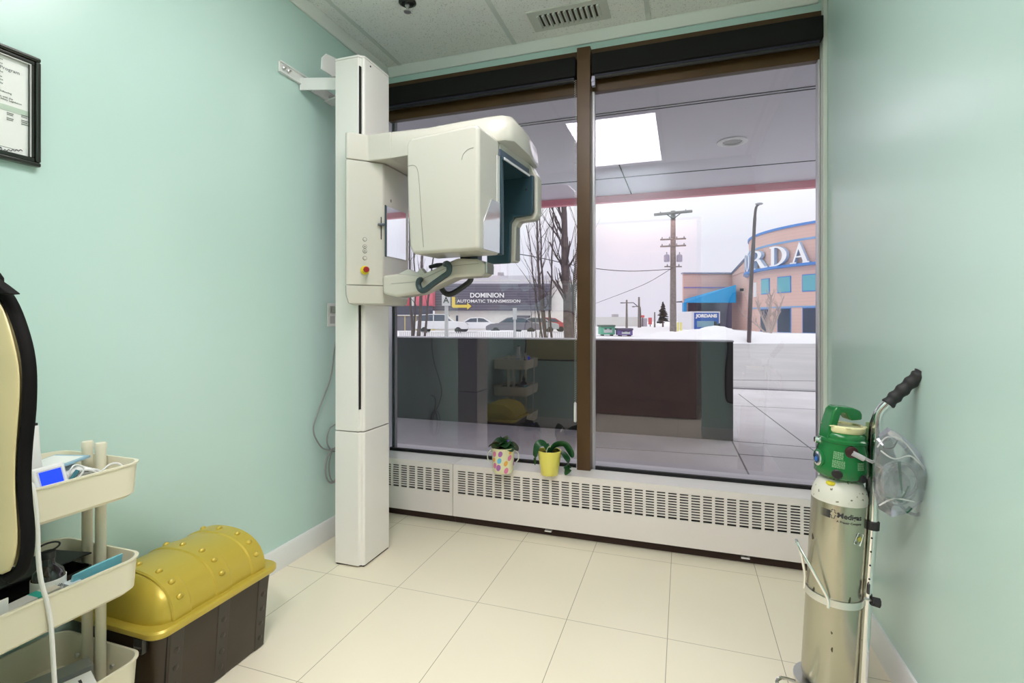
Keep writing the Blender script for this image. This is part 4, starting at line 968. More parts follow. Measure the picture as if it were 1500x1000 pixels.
# leaflet tucked behind the pole
lf = thing('green_leaflet', 'pale green leaflet tucked between regulator and pole', 'leaflet', base)
g = G().add([tp(1266, 650, 1.5), tp(1272, 668, 1.5), tp(1284, 618, 1.5), tp(1268, 618, 1.5)], [(0, 1, 2, 3)])
obj('leaflet_sheet', g, mat('pale_green_card', (.42, .62, .30), .6), lf, solid=.001, smooth=0)
lf.rotation_euler = (0, LEAN, 0)

# oxygen tube and plastic bag with mask
ob_ = rad(.35, .068, rz + .085)
tubep = [ob_, rr(.060, -.10, rz + .050), rr(.075, -.11, rz + .0), rr(.10, -.11, rz - .045), rr(.15, -.10, rz - .070), rr(.19, -.08, rz - .055), rr(.205, -.07, rz - .02)]
tt = thing('oxygen_tube', 'clear plastic tube from the regulator to the bag', 'tube', base)
obj('tube_line', G().tube(smooth_path([MLEAN @ p for p in tubep], 7), .0045, 8), acryl_m, tt)
obj('tube_connector', G().tube([MLEAN @ ob_, MLEAN @ (ob_ + (tubep[1] - ob_) * .35)], .0075, 10), mat('grey_connector', (.45, .45, .47), .2), tt)

bagc = D(1320, 690, 1.40)
bag = thing('plastic_bag', 'clear plastic bag hanging from the trolley pole', 'plastic bag', bagc)
def bp(px, py, d=1.40): return D(px, py, d)
outline = [(1283, 640), (1300, 625), (1322, 637), (1345, 660), (1362, 685), (1374, 697), (1368, 712), (1350, 735), (1330, 752), (1306, 757), (1287, 745), (1280, 720), (1278, 690), (1279, 660)]
random.seed(3)
n = len(outline); cpx, cpy = 1318, 693
def bring(k, d, jit=0):
    return [bp(cpx + (a - cpx) * k + random.uniform(-jit, jit), cpy + (b_ - cpy) * k + random.uniform(-jit, jit), d + random.uniform(-jit, jit) * .0015) for a, b_ in outline]
rings = [bring(.10, 1.355, 2), bring(.38, 1.352, 5), bring(.66, 1.362, 6), bring(.88, 1.378, 4), bring(1.0, 1.40), bring(.88, 1.418, 4), bring(.66, 1.432, 5), bring(.3, 1.437, 3)]
obj('bag_film', G().loft(rings), bagf_m, bag, smooth=25)
wh = mat('cloudy_film', (.85, .85, .85), .15, alpha=.6)
obj('bag_fold', G().tube(smooth_path([bp(1285, 655, 1.372), bp(1300, 640, 1.37), bp(1325, 648, 1.37), bp(1350, 680, 1.376), bp(1368, 700, 1.395)], 5), .0022, 6, .4), wh, bag)
obj('bag_fold', G().tube(smooth_path([bp(1290, 660, 1.36), bp(1310, 672, 1.352), bp(1335, 668, 1.36), bp(1355, 690, 1.37)], 5), .002, 6, .4), wh, bag)
obj('bag_fold', G().tube(smooth_path([bp(1288, 740, 1.372), bp(1310, 730, 1.352), bp(1340, 735, 1.372)], 5), .002, 6, .4), wh, bag)
obj('bag_insert', G().add([bp(1345, 690, 1.385), bp(1364, 690, 1.385), bp(1356, 718, 1.385), bp(1342, 715, 1.385)], [(0, 1, 2, 3)]), mat('milky_plastic', (.75, .77, .76), .4, alpha=.75), bag, solid=.001, smooth=0)
mk = thing('oxygen_mask', 'clear oxygen mask with green straps inside the plastic bag', 'oxygen mask', bagc)
loop = [bp(1318 + 26 * math.cos(a), 703 + 25 * math.sin(a), 1.39 + .006 * math.sin(2 * a)) for a in [2 * PI * i / 28 for i in range(29)]]
obj('mask_rim', G().tube(loop, .0042, 8), acryl_m, mk)
obj('mask_rim', G().tube([bp(1314 + 30 * math.cos(a), 708 + 32 * math.sin(a), 1.385) for a in [2 * PI * i / 28 for i in range(29)]], .0025, 8), acryl_m, mk)
obj('mask_cup', G().loft([[bp(1312 + k * 22 * math.cos(a), 712 + k * 24 * math.sin(a), dd) for a in [2 * PI * i / 18 for i in range(18)]] for k, dd in ((1, 1.405), (.8, 1.392), (.5, 1.385), (.2, 1.383))]), mat('milky_grey', (.42, .43, .46), .15, alpha=.35), mk, smooth=50)
gs = mat('strap_green', (.0, .13, .06), .35)
obj('green_strap', G().tube([bp(1317, 676, 1.372), bp(1319, 700, 1.370), bp(1322, 722, 1.374)], [.0075, .0062, .005], 8, .3), gs, mk)
obj('green_strap', G().tube([bp(1331, 712, 1.378), bp(1324, 726, 1.378), bp(1318, 736, 1.38)], .003, 8, .4), gs, mk)
obj('green_strap', G().tube([bp(1298, 728, 1.378), bp(1312, 731, 1.376), bp(1322, 735, 1.38)], .0022, 8, .4), gs, mk)
obj('green_clip', G().tube([bp(1327, 750, 1.395), bp(1334, 743, 1.395)], .006, 8, .5), gs, mk)
obj('metal_band', G().tube(smooth_path([bp(1291, 650, 1.385), bp(1297, 657, 1.385), bp(1308, 655, 1.385), bp(1314, 645, 1.385)], 4), .0022, 6), mat('dark_wire', (.06, .06, .06), .3), mk)

# ================================================================== OUTSIDE
# covered walk outside the glass
SO = mat('soffit_panel', (.80, .77, .84), .6)
struct('ceiling_outside', G().box(-7, 5, YW + .13, 6.12, 2.60, 2.70), SO, smooth=0)
jm = mat('soffit_joint', (.02, .02, .025), .8)
struct('trim_12', G().box(-7, 5, 3.66, 3.668, 2.596, 2.601).box(-7, 5, 3.70, 3.708, 2.596, 2.601).box(-7, 5, 5.37, 5.385, 2.596, 2.601).box(-.585, -.575, 4.93, 6.12, 2.596, 2.601), jm)
struct('trim_13', G().box(-7, 5, 6.12, 6.20, 2.525, 2.75), mat('red_pink_fascia', (.95, .36, .42), .6))
struct('wall_above', G().box(-7, 5, YW + .13, 6.2, 2.76, 3.6), mat('outside_stucco', (.3, .28, .28), .8))
dl = thing('downlight', 'round recessed downlight in the outdoor soffit', 'downlight', (.387, 4.587, 2.60))
obj('trim_ring', G().lathe([(.075, -.001), (.12, -.001), (.12, -.008), (.085, -.012), (.075, -.002)], (.387, 4.587, 2.60), 36), white_m, dl)
obj('reflector', G().lathe([(.0, -.0015), (.08, -.0015), (.08, -.003), (0, -.003)], (.387, 4.587, 2.60), 30), mat('dull_reflector', (.22, .20, .20), .2, metal=.8), dl)
hwm = mat('dark_half_wall', (.020, .017, .019), .45)
t, b = nodes(hwm)
HWX = P(1074, 600, Y=5.32).x
struct('wall_half', G().box(-6.5, HWX, 5.32, 5.50, -.06, .905), hwm, smooth=0)
struct('trim_14', G().box(-6.5, HWX + .005, 5.30, 5.52, .905, .918), mat('snowy_cap', (.75, .74, .80), .6), bevel=.003)
struct('trim_17', G().box(-6, XR + .5, YW + .13, 3.02, .20, .283), mat('outer_sill', (.93, .92, .96), .5), bevel=.004)
# ground, in the street's own direction
def cam_quad(l0, l1, d0, d1, z):
    return [(R3 * l + F3 * d + UP * z) for l, d in ((l0, d0), (l1, d0), (l1, d1), (l0, d1))]
def slab(l0, l1, d0, d1, z0, z1):
    return G().add(cam_quad(l0, l1, d0, d1, z0) + cam_quad(l0, l1, d0, d1, z1), [(0, 3, 2, 1), (4, 5, 6, 7), (0, 1, 5, 4), (1, 2, 6, 5), (2, 3, 7, 6), (3, 0, 4, 7)])
struct('ground_walk', G().add([(-9, YW + .13, -.25), (12, YW + .13, -.25), (12, 9.5, -.25), (-9, 9.5, -.25), (-9, YW + .13, -.05), (12, YW + .13, -.05), (12, 9.5, -.05), (-9, 9.5, -.05)], [(0, 3, 2, 1), (4, 5, 6, 7), (0, 1, 5, 4), (1, 2, 6, 5), (2, 3, 7, 6), (3, 0, 4, 7)]), walk_m, smooth=0)
struct('ground_road', slab(-60, 60, 9, 27, -.3, -.14), road_m, smooth=0)
struct('ground_snow', slab(-150, 150, 26, 320, -.3, -.10), snow_m, smooth=0)
struct('trim_15', G().box(-9, 12, 9.35, 9.55, -.2, -.03), mat('kerb_stone', (.33, .32, .34), .8))
# paving joints
jg = G()
def joint(p, q, w=.014):
    p, q = Vector((p.x, p.y, 0)), Vector((q.x, q.y, 0)); d = (q - p).normalized(); s_ = Vector((-d.y, d.x, 0)) * w / 2
    jg.add([p - s_ - UP * .055, p + s_ - UP * .055, q + s_ - UP * .055, q - s_ - UP * .055] + [v - UP * .048 for v in (p - s_, p + s_, q + s_, q - s_)], [(0, 3, 2, 1), (4, 5, 6, 7), (0, 1, 5, 4), (1, 2, 6, 5), (2, 3, 7, 6), (3, 0, 4, 7)])
for a, b_ in (((1072, 645), (1112, 725)), ((1074, 646), (1200, 656)), ((1082, 665), (1200, 674)), ((1082, 577), (1205, 670)), ((1075, 594), (1205, 600)), ((870, 655), (1080, 668)), ((1074, 556), (1205, 558))):
    joint(P(*a, Z=-.05), P(*b_, Z=-.05), .012 if b_[1] > 640 else .008)
struct('trim_16', jg, mat('joint_dark', (.20, .20, .21), .9), smooth=0)

# snow banks
def snowbank(name, label, cpx, d, hw_, hd_, h_, seed, zb_=-.12):
    random.seed(seed); g = G(); nx, ny = 36, 12; v = []
    for j in range(ny + 1):
        for i in range(nx + 1):
            u, w = i / nx * 2 - 1, j / ny * 2 - 1
            prof_ = max(0, 1 - abs(u) ** 2.2) * max(0, 1 - w * w)
            z = h_ * prof_ * (1 + .18 * math.sin(u * 7 + seed) + .1 * math.sin(u * 17 + w * 4)) + .03 * random.random() * prof_
            base_ = DZ(cpx, d, 0); p = base_ + R3 * u * hw_ + F3 * w * hd_; p.z = zb_ + z; v.append(p)
    f = [(j * (nx + 1) + i, j * (nx + 1) + i + 1, (j + 1) * (nx + 1) + i + 1, (j + 1) * (nx + 1) + i) for j in range(ny) for i in range(nx)]
    g.add(v, f)
    bot = len(v); return tag(obj(name, g, snow_m, smooth=60), label, 'snow bank', 'snow banks along the street')
snowbank('snow_bank', 'tall snow heap in front of the blue loading dock', 1040, 33, 4.6, 2.2, .66, 1)
snowbank('snow_bank', 'long low snow bank at the foot of the street lamp', 1150, 28.5, 7.5, 1.6, .50, 4)
snowbank('snow_bank', 'low snow bank behind the dark half wall', 700, 27.5, 9, 1.5, .55, 6)

# ------------------------------------------------------------------ trees
def bare_tree(name, label, px, d, spec, seed, group='bare street trees', trunk_m=bark_m, z0=-.1, twig=twig_m):
    """spec: list of stems (px_top, py_top, r0, depth) seen from the room, plus the branch density"""
    random.seed(seed); r = thing(name, label, 'tree', DZ(px, d, z0), group)
    gb = G()
    def grow(p, dr, ln, rad_, lev):
        pts = [p]; rs = [rad_]; k = 4
        for i in range(k):
            dr = (dr + Vector((random.uniform(-.13, .13), random.uniform(-.13, .13), random.uniform(-.03, .10)))).normalized()
            p = p + dr * ln / k; pts.append(p); rs.append(rad_ * (1 - .5 * (i + 1) / k))
        gb.tube(pts, rs, 5)
        if lev > 0:
            for c_ in range(random.choice((2, 3, 3))):
                i = random.randint(1, k); ax = Vector((random.uniform(-1, 1), random.uniform(-1, 1), random.uniform(.4, 1.5))).normalized()
                grow(pts[i], (dr * .75 + ax * .6).normalized(), ln * random.uniform(.5, .75), rs[i] * .6, lev - 1)
    for si, (bpx, tpx, tpy, rad_, lev, nb) in enumerate(spec):
        p0 = DZ(bpx, d, z0); p1 = D(tpx, tpy, d); pts = []; m_ = 9
        sway = Vector((random.uniform(-.1, .1), random.uniform(-.1, .1), 0))
        for i in range(m_ + 1):
            u = i / m_; pts.append(p0.lerp(p1, u) + sway * math.sin(u * 5) * .8 + Vector((random.uniform(-.02, .02), random.uniform(-.02, .02), 0)))
        obj('trunk', G().tube(pts, [rad_ * (1 - .65 * i / m_) for i in range(m_ + 1)], 8), trunk_m if si == 0 else twig, r)
        for c_ in range(nb):
            u = random.uniform(.3, .98); p = p0.lerp(p1, u) + sway * math.sin(u * 5) * .8
            ax = Vector((random.uniform(-1, 1), random.uniform(-1, 1), random.uniform(1.0, 2.4))).normalized()
            grow(p, ax, (p1 - p0).length * random.uniform(.10, .24), rad_ * .24 * (1.2 - u * .6), lev)
    obj('branches', gb, twig, r, smooth=60)
    return r
bare_tree('bare_tree', 'tall bare tree with a pale thick trunk beside the window mullion', 836, 13.5,
          [(836, 822, 250, .15, 1, 18), (806, 778, 270, .05, 1, 16), (800, 790, 300, .04, 1, 12), (840, 846, 290, .05, 1, 12), (812, 806, 300, .035, 1, 12), (804, 768, 330, .03, 1, 10)], 11)
bare_tree('bare_tree', 'slim multi-stemmed bare tree behind the chin rest', 612, 16,
          [(612, 622, 300, .07, 1, 7), (606, 598, 300, .05, 1, 6), (618, 640, 330, .045, 1, 6), (600, 612, 340, .04, 1, 5)], 12)
bare_tree('bare_shrub', 'thicket of upright bare twigs right of the thick trunk', 846, 17,
          [(838 + 2 * k, 830 + 3 * k + (k % 2) * 3, 390 + 14 * (k % 3), .020, 0, 6) for k in range(7)] + [(780 + 6 * k, 776 + 7 * k, 410 + 12 * (k % 2), .018, 0, 4) for k in range(5)], 13, trunk_m=twig_m)
bare_tree('bare_tree', 'small rounded bare tree in front of the curved brick facade', 1126, 36,
          [(1126, 1128, 432, .16, 2, 24), (1126, 1108, 440, .10, 2, 14), (1126, 1150, 434, .10, 2, 16), (1126, 1088, 458, .08, 2, 12), (1126, 1138, 450, .07, 2, 10)], 14, twig=mat('pale_twig', (.42, .33, .31), .8), trunk_m=mat('pale_twig', (.42, .33, .31), .8))

# ------------------------------------------------------------------ generic facing block in the street frame
def fbox(g, px0, px1, d0, d1, z0, z1):
    l0, l1 = (px0 - 750) / FPX * d0, (px1 - 750) / FPX * d0
    return g.add(cam_quad(l0, l1, d0, d1, z0) + cam_quad(l0, l1, d0, d1, z1), [(0, 3, 2, 1), (4, 5, 6, 7), (0, 1, 5, 4), (1, 2, 6, 5), (2, 3, 7, 6), (3, 0, 4, 7)])
def fb(px0, px1, d0, depth, z0, z1): return fbox(G(), px0, px1, d0, d0 + depth, z0, z1)

# transmission shop
dd = 60
def z_(py, d=dd): return ZZ(py, d)
sh = thing('shop_building', 'low white shop with a grey DOMINION AUTOMATIC TRANSMISSION sign band', 'building', DZ(740, dd, -.1))
shop_wall = mat('white_block_wall', (.80, .77, .73), .8, noise=.08, nscale=2)
obj('wall', fb(637, 860, dd, 14, -.12, z_(410)), shop_wall, sh, smooth=0)
sign_grey = mat('slate_cladding', (.135, .125, .165), .7)
t, b = nodes(sign_grey)
tc = t.nodes.new('ShaderNodeTexCoord'); sx = t.nodes.new('ShaderNodeSeparateXYZ'); t.links.new(tc.outputs['Object'], sx.inputs[0])
t.links.new(mixc(t, seam(t, sx.outputs['Z'], 0, .30, .05), (.155, .145, .19), (.09, .085, .12)), b.inputs['Base Color'])
fasc = obj('fascia', fb(634, 808, dd - .6, .58, z_(455), z_(416)), sign_grey, sh, smooth=0)
obj('sloped_roof', G().add([DZ(638, dd - .6, z_(416.5)), DZ(808, dd - .6, z_(416.5)), DZ(808, dd + 1.5, z_(403)), DZ(640, dd + 1.5, z_(403))], [(0, 1, 2, 3)]), mat('grey_metal_roof', (.42, .40, .46), .5), sh, solid=.1, smooth=0)
obj('roof_unit', fb(729, 738, dd + 2, 1, z_(404), z_(396.5)), mat('grey_unit', (.45, .43, .47), .6), sh)
obj('side_cladding', fb(806, 862, dd + .6, 1, z_(478), z_(412)), mat('pale_ribbed_metal', (.62, .60, .63), .6), sh)
def facing_text(body, px, py, d, hpx, mm, par, name='lettering', off=0, sx_=1.0, ext=.05, align='CENTER'):
    size = hpx / FPX * d / .72
    g = textg(body, size, ext, off, align, sx=sx_)
    M = frame(D(px, py, d), R3, UP)
    return obj(name, xf(g, M), mm, par, smooth=0)
wl = mat('white_letter', (.92, .92, .92), .5)
facing_text('DOMINION', 713.5, 435.5, dd - .72, 6.8, wl, fasc, off=.018, sx_=1.02)
facing_text('AUTOMATIC TRANSMISSION', 716, 443, dd - .72, 4.6, wl, fasc, off=.008, sx_=1.12)
ya = mat('yellow_arrow', (.80, .62, .10), .5)
k = (dd - .72) / FPX
g = G().prism([(0, 1.25), (.38, 1.25), (.38, .34), (1.78, .34), (1.78, .58), (2.28, .17), (1.78, -.24), (1.78, 0), (.12, 0), (0, .12)], 'y', -.05, .05)
obj('arrow', xf(g, frame(D(662, 450.5, dd - .72), R3, UP)), ya, fasc, smooth=0)
for (a, b0, b1, t0) in ((668, 671, 462, 475), (655, 659, 462, 474)):
    obj('window', fb(a, b0, dd - .06, .06, z_(t0), z_(b1)), win_dark, sh, smooth=0)
w_ = obj('window', fb(757, 777, dd - .08, .08, z_(478), z_(462)), mat('grey_window', (.16, .15, .18), .2), sh, smooth=0)
# red-topped shop at the left
rs = thing('red_shop_building', 'small shop with red sign band and yellow corner at the far left', 'building', DZ(600, 57, -.1))
d2 = 57
def z2(py): return ZZ(py, d2)
obj('wall', fb(540, 633, d2, 2.2, -.12, z2(462)), mat('yellow_corner', (.72, .60, .28), .7), rs, smooth=0)
obj('dark_band', fb(538, 633.5, d2 - .3, .3, z2(461), z2(448)), mat('dark_slate_band', (.07, .07, .10), .7), rs, smooth=0)
obj('red_band', fb(540, 600, d2 + .1, 2, z2(448), z2(428)).add([], []), mat('red_sign_panel', (.62, .05, .08), .5), rs, smooth=0)
obj('pink_band', fb(608, 633.5, d2 + .1, 2, z2(448), z2(424)), mat('faded_red_panel', (.68, .14, .19), .5), rs, smooth=0)
obj('white_band', fb(600, 608, d2 + .12, 2, z2(448), z2(420)), shop_wall, rs, smooth=0)
for (a, b_) in ((578, 592), (594, 608), (610, 625)):
    obj('shop_window', fb(a, b_, d2 - .06, .06, z2(486), z2(463)), mat('grey_window', (.16, .15, .18), .2), rs, smooth=0)

# cars behind the picket fence
def car(label, px, d, length, col, heading=1, kind='sedan', lift=0.0):
    r = thing('parked_car', label, 'car', DZ(px, d, -.1), 'cars parked across the street')
    L_ = length; hgt = 1.45 if kind == 'sedan' else 1.72
    if kind == 'sedan':
        body = [(-L_ / 2, .35), (-L_ / 2, .80), (-L_ * .42, .92), (-L_ * .25, .98), (L_ * .18, .98), (L_ * .42, .86), (L_ / 2, .66), (L_ / 2, .32)]
        cab = [(-L_ * .36, .93), (-L_ * .20, 1.38), (L_ * .02, hgt), (L_ * .12, 1.38), (L_ * .27, .94)]
    else:
        body = [(-L_ / 2, .38), (-L_ / 2, 1.0), (-L_ * .46, 1.1), (L_ * .22, 1.1), (L_ * .45, .98), (L_ / 2, .75), (L_ / 2, .38)]
        cab = [(-L_ * .46, 1.05), (-L_ * .41, 1.66), (-L_ * .2, hgt), (L_ * .08, 1.70), (L_ * .25, 1.06)]
    M = frame(DZ(px, d, -.1 + lift), R3 * heading, UP)
    paint = mat('car_paint_%d' % (hash(label) % 9973), col, .25, coat=.5)
    obj('body', xf(G().prism(body, 'y', -.85, .85), M), paint, r, bevel=.06, seg=2)
    cb2 = obj('cabin', xf(G().prism(cab, 'y', -.70, .70), M), paint, r, bevel=.05)
    mid = sum(x for x, z in cab) / len(cab)
    ins = [(mid + (x - mid) * .86, .97 + (z - .97) * .86 + (.05 if kind != 'sedan' else 0)) for x, z in cab]
    obj('side_glass', xf(G().prism(ins, 'y', -.72, .72), M), mat('car_glass', (.08, .10, .13), .1), cb2)
    obj('door_pillar', xf(G().box(mid - .04, mid + .04, -.73, .73, .96, hgt - .1), M), paint, cb2)
    for xx in (-L_ * .32, L_ * .32):
        for yy in (-.86, .66):
            obj('wheel', xf(G().lathe([(0, 0), (.2, 0), (.31, .02), (.31, .18), (.2, .2), (0, .2)], (xx, yy, .31), 18, Matrix.Rotation(-PI / 2, 4, 'X')), M), rubber_m, r)
    obj('tail_light', xf(G().box(-L_ / 2 - .02, -L_ / 2 + .05, -.8, -.6, .75, .98).box(-L_ / 2 - .02, -L_ / 2 + .05, .6, .8, .75, .98), M), mat('tail_red', (.5, .03, .03), .3), r)
    return r
import zlib
hash = lambda s: zlib.crc32(s.encode())
car('white suv with dark side windows behind the sign pole', 648, 46, 4.7, (.72, .72, .74), 1, 'suv')
car('snow-covered white car beside the suv', 702, 50, 4.6, (.82, .82, .85), 1, 'sedan')
car('dark grey sedan in front of the shop window', 752, 44, 4.7, (.16, .15, .18), -1, 'sedan')
car('grey green sedan behind the dark sedan', 782, 48, 4.6, (.35, .38, .38), -1, 'sedan')
car('red car half hidden by the thick tree trunk', 800, 51, 4.4, (.45, .05, .07), -1, 'sedan')
pf = thing('picket_fence', 'low white picket fence behind the dark half wall', 'fence', DZ(720, 22, -.1))
g = G()
for k in range(100):
    px = 585 + k * 2.72
    fbox(g, px, px + 1.5, 22, 22.05, -.12, .60)
obj('pickets', g, mat('picket_paint', (.72, .70, .72), .7), pf, smooth=0)
obj('rail', fb(583, 858, 22.06, .05, .15, .24).add([], []), mat('picket_paint', (.72, .70, .72), .7), pf, smooth=0)

# sign posts
def signpost(label, px, d, top, bw, bh, pw=.06, side=0, col=(.72, .73, .74)):
    r = thing('street_sign', label, 'street sign', DZ(px, d, -.1), 'street sign posts')
    m_ = mat('galvanised_post', (.55, .56, .57), .5)
    obj('post', G().tube([DZ(px, d, -.12), DZ(px, d, ZZ(top, d))], pw, 8), m_, r)
    l0 = (px - 750) / FPX * d
    c0 = DZ(px, d, 0) + R3 * side
    y1 = ZZ(top, d)
    g = G().box(-bw / 2, bw / 2, -.01, .01, y1 - bh, y1); xf(g, frame((c0.x - F3.x * (pw + .02), c0.y - F3.y * (pw + .02), 0), R3, UP))
    return r, obj('sign_plate', g, mat('sign_%g' % col[0], col, .5), r), c0, y1
r, pl_, c0, y1 = signpost('tall white street sign showing a black symbol under the hand grip', 654, 18, 432, .30, .38, .07)
g = textg('A', .30, .003, .004); xf(g, frame((c0.x - F3.x * .11, c0.y - F3.y * .11, y1 - .28), R3, UP)); obj('sign_symbol', g, ink_m, pl_, smooth=0)
signpost('narrow sign post in front of the dark sedan', 754, 20, 451, .16, .45, .05, .0, (.60, .62, .63))

# utility pole with cross arms and transformers
def utility_pole(label, px, d, top_py, r0, arms, group='utility poles'):
    r = thing('utility_pole', label, 'utility pole', DZ(px, d, -.1), group)
    obj('pole', G().tube([DZ(px, d, -.12), DZ(px, d, ZZ(top_py, d))], [r0, r0 * .7], 12), wood_pole_m, r)
    for (py, half, th_, pins, sl) in arms:
        a_ = DZ(px, d - r0 - .05, ZZ(py + sl, d)) - R3 * half; b_ = DZ(px, d - r0 - .05, ZZ(py - sl, d)) + R3 * half
        ar = obj('cross_arm', G().tube([a_, b_], th_, 4), wood_pole_m, r, smooth=0)
        for k in range(pins):
            q = a_.lerp(b_, (k + .25) / (pins - .5)); obj('insulator', G().lathe([(.05, 0), (.07, .1), (.04, .25), (0, .26)], q, 8), mat('insulator_grey', (.25, .24, .27), .4), ar)
    return r
up = utility_pole('tall wooden utility pole with three cross arms and two transformers', 986, 50, 309, .33, [(313, 1.85, .14, 2, 2.6), (351, 1.25, .08, 4, .8), (361, 1.25, .08, 4, .8), (391, .85, .06, 2, 0)])
for s_ in (-1, 1):
    c0 = DZ(986, 49.6, ZZ(384, 50)) + R3 * .62 * s_
    obj('transformer', G().lathe([(0, 0), (.22, 0), (.27, .05), (.27, .62), (.2, .70), (.06, .74), (.05, .95), (0, .95)], c0, 16), mat('transformer_grey', (.33, .32, .42), .4), up)
for (a, dz) in ((-1, 0), (1, 0)):
    obj('brace', G().tube([DZ(986, 49.6, ZZ(322, 50)), DZ(986, 49.6, ZZ(314, 50)) + R3 * .7 * a], .05, 5), dark_metal, up)
utility_pole('thin pole beside the small spruce', 918, 75, 439, .18, [])
utility_pole('slim leafless pole left of the red sign', 936, 78, 435, .2, [])
utility_pole('short post just left of the spruce', 959, 80, 457, .14, [])
# wires
def wire(label, pts, d, r_):
    g = G().tube(smooth_path([D(a, b_, dd_) for a, b_, dd_ in pts], 6), r_, 5)
    return tag(obj('overhead_wire', g, mat('wire_black', (.05, .05, .06), .6)), label, 'wire', 'overhead wires')
wire('thick overhead wire from the tall pole off to the left', [(560, 350, 28), (760, 372, 36), (850, 390, 42), (920, 397, 46), (985, 394, 50)], 0, .035)
wire('thin overhead wire falling away from the tall pole', [(985, 392, 50), (940, 418, 60), (873, 444, 80)], 0, .03)

# street lamps
sl = thing('street_lamp', 'tall dark street lamp before the curved brick facade', 'street lamp', DZ(1098, 27, -.1))
obj('pole', G().tube(smooth_path([DZ(1097, 27, -.12), D(1100, 420, 27), D(1104, 350, 27), D(1106, 315, 27), D(1108, 303, 27), D(1112, 299, 27)], 5), [.11] * 5 + [.10] * 5 + [.085] * 5 + [.07] * 5 + [.06] * 6, 10), mat('dark_bronze', (.10, .07, .08), .5), sl)
obj('lamp_head', G().sph(D(1112, 298.5, 27), .2, 12, (1, .7, .35)), mat('lamp_grey', (.35, .34, .38), .4), sl)
def cobra(label, px, d, py, hx, hy):
    r = thing('street_lamp', label, 'street lamp', DZ(px, d, -.1), 'distant curved-arm street lamps')
    obj('arm', G().tube(smooth_path([D(px, py + 8, d), D((px + hx) / 2 + 4, hy + .5, d), D((px + hx) / 2, hy - .3, d), D(hx, hy, d)], 5), .06, 6), dark_metal, r)
    obj('pole', G().tube([DZ(px, d, -.1), D(px, py + 8, d)], [.13, .08], 6), dark_metal, r)
    obj('lamp_head', G().sph(D(hx - 1, hy, d), .30, 10, (1, .6, .3)), dark_metal, r)
cobra('distant lamp with the long arm over the white building', 937.5, 79, 444, 912, 443.5)
cobra('distant lamp with the short arm lower down', 938.5, 84, 450, 929, 449)
# spruce
st_ = thing('spruce_tree', 'small dark spruce beside the utility pole', 'tree', DZ(971, 85, -.1))
obj('trunk', G().tube([DZ(971, 85, -.1), D(971, 443, 85)], [.16, .03], 6), bark_m, st_)
random.seed(5); g = G(); zt_ = ZZ(442, 85)
for k in range(300):
    u = random.random() ** .8; z = .6 + (zt_ - .6) * u; rr_ = 1.15 * (1 - u) ** .8 * random.uniform(.6, 1.1) + .05; a = random.uniform(0, 2 * PI)
    c0 = DZ(971, 85, z); tip = c0 + Vector((math.cos(a) * rr_, math.sin(a) * rr_, -.12 * rr_ + random.uniform(-.1, .1)))
    g.tube([c0, tip], [.11, .04], 4)
obj('foliage', g, mat('spruce_needles', (.035, .045, .045), .9), st_, smooth=0)

# white warehouse and red signs
wg = thing('white_warehouse', 'long plain white low building in the far distance', 'building', DZ(900, 90, -.1))
obj('wall', fb(862, 937, 90, 20, -.1, ZZ(464, 90)), mat('warehouse_white', (.66, .66, .64), .7), wg, smooth=0)
obj('wall', fb(937.3, 948, 91, 20, -.1, ZZ(466, 91)), mat('grey_metal_roof', (.42, .40, .46), .5), wg, smooth=0)
obj('roof_unit', fb(899, 906, 92, 2, ZZ(464, 92), ZZ(460, 92)), mat('grey_unit', (.45, .43, .47), .6), wg, smooth=0)
for (a, b_, c_, e_) in ((939, 944, 465, 461.5), (950, 955, 475, 465)):
    r = thing('red_roadside_sign', 'far red roadside sign ' + ('above the grey shed' if a < 945 else 'right of the slim pole'), 'sign', DZ(a, 95, -.1), 'far red roadside signs')
    obj('sign_panel', fb(a, b_, 89, .2, ZZ(c_, 89), ZZ(e_, 89)), mat('far_red', (.62, .12, .13), .6), r, smooth=0)
    obj('sign_post', G().tube([DZ((a + b_) / 2, 89.3, -.1), DZ((a + b_) / 2, 89.3, ZZ(c_, 89))], .08, 5), dark_metal, r)
# roadside containers
def dumpster(label, x0, x1, y0, y1, d, col, lidc):
    r = thing('donation_bin', label, 'bin', DZ((x0 + x1) / 2, d, -.1), 'roadside bins')
    m_ = mat('bin_%g' % col[1], col, .5)
    z0, z1 = ZZ(y0, d), ZZ(y1, d)
    obj('bin_body', fb(x0, x1, d, 1.3, z0, z1), m_, r, bevel=.04)
    obj('bin_lid', fb(x0 - .6, x1 + .6, d - .1, 1.5, z1, z1 + .14), mat('binlid_%g' % lidc[1], lidc, .5), r)
    obj('notice', fb(x0 + 4, x1 - 4, d - .04, .04, z0 + (z1 - z0) * .25, z0 + (z1 - z0) * .72), mat('notice_grey', (.50, .55, .55), .6), r, smooth=0)
    for q in (.25, .6): obj('slot', fb(x0 + (x1 - x0) * q, x0 + (x1 - x0) * (q + .16), d - .07, .05, z0 + (z1 - z0) * .66, z0 + (z1 - z0) * .78), ink_m, r, smooth=0)
    for q in (.12, .8): obj('runner', fb(x0 + (x1 - x0) * q, x0 + (x1 - x0) * (q + .08), d + .1, 1.0, -.14, z0), dark_metal, r)
dumpster('green roadside bin, the taller of the two', 880.5, 901, 490, 478.5, 38, (.12, .45, .30), (.10, .16, .13))
dumpster('purple roadside bin, the lower of the two', 907, 927, 491, 483.5, 37, (.13, .09, .30), (.08, .07, .12))

# yellow bollards
for k, px in enumerate((993, 997.5)):
    o = obj('yellow_bollard', G().tube([DZ(px, 44, -.12), DZ(px, 44, ZZ(472, 44))], .09, 8), mat('bollard_yellow', (.75, .70, .22), .5))
    tag(o, ('left' if k == 0 else 'right') + ' one of two pale yellow bollards beside the utility pole', 'bollard', 'yellow bollards')

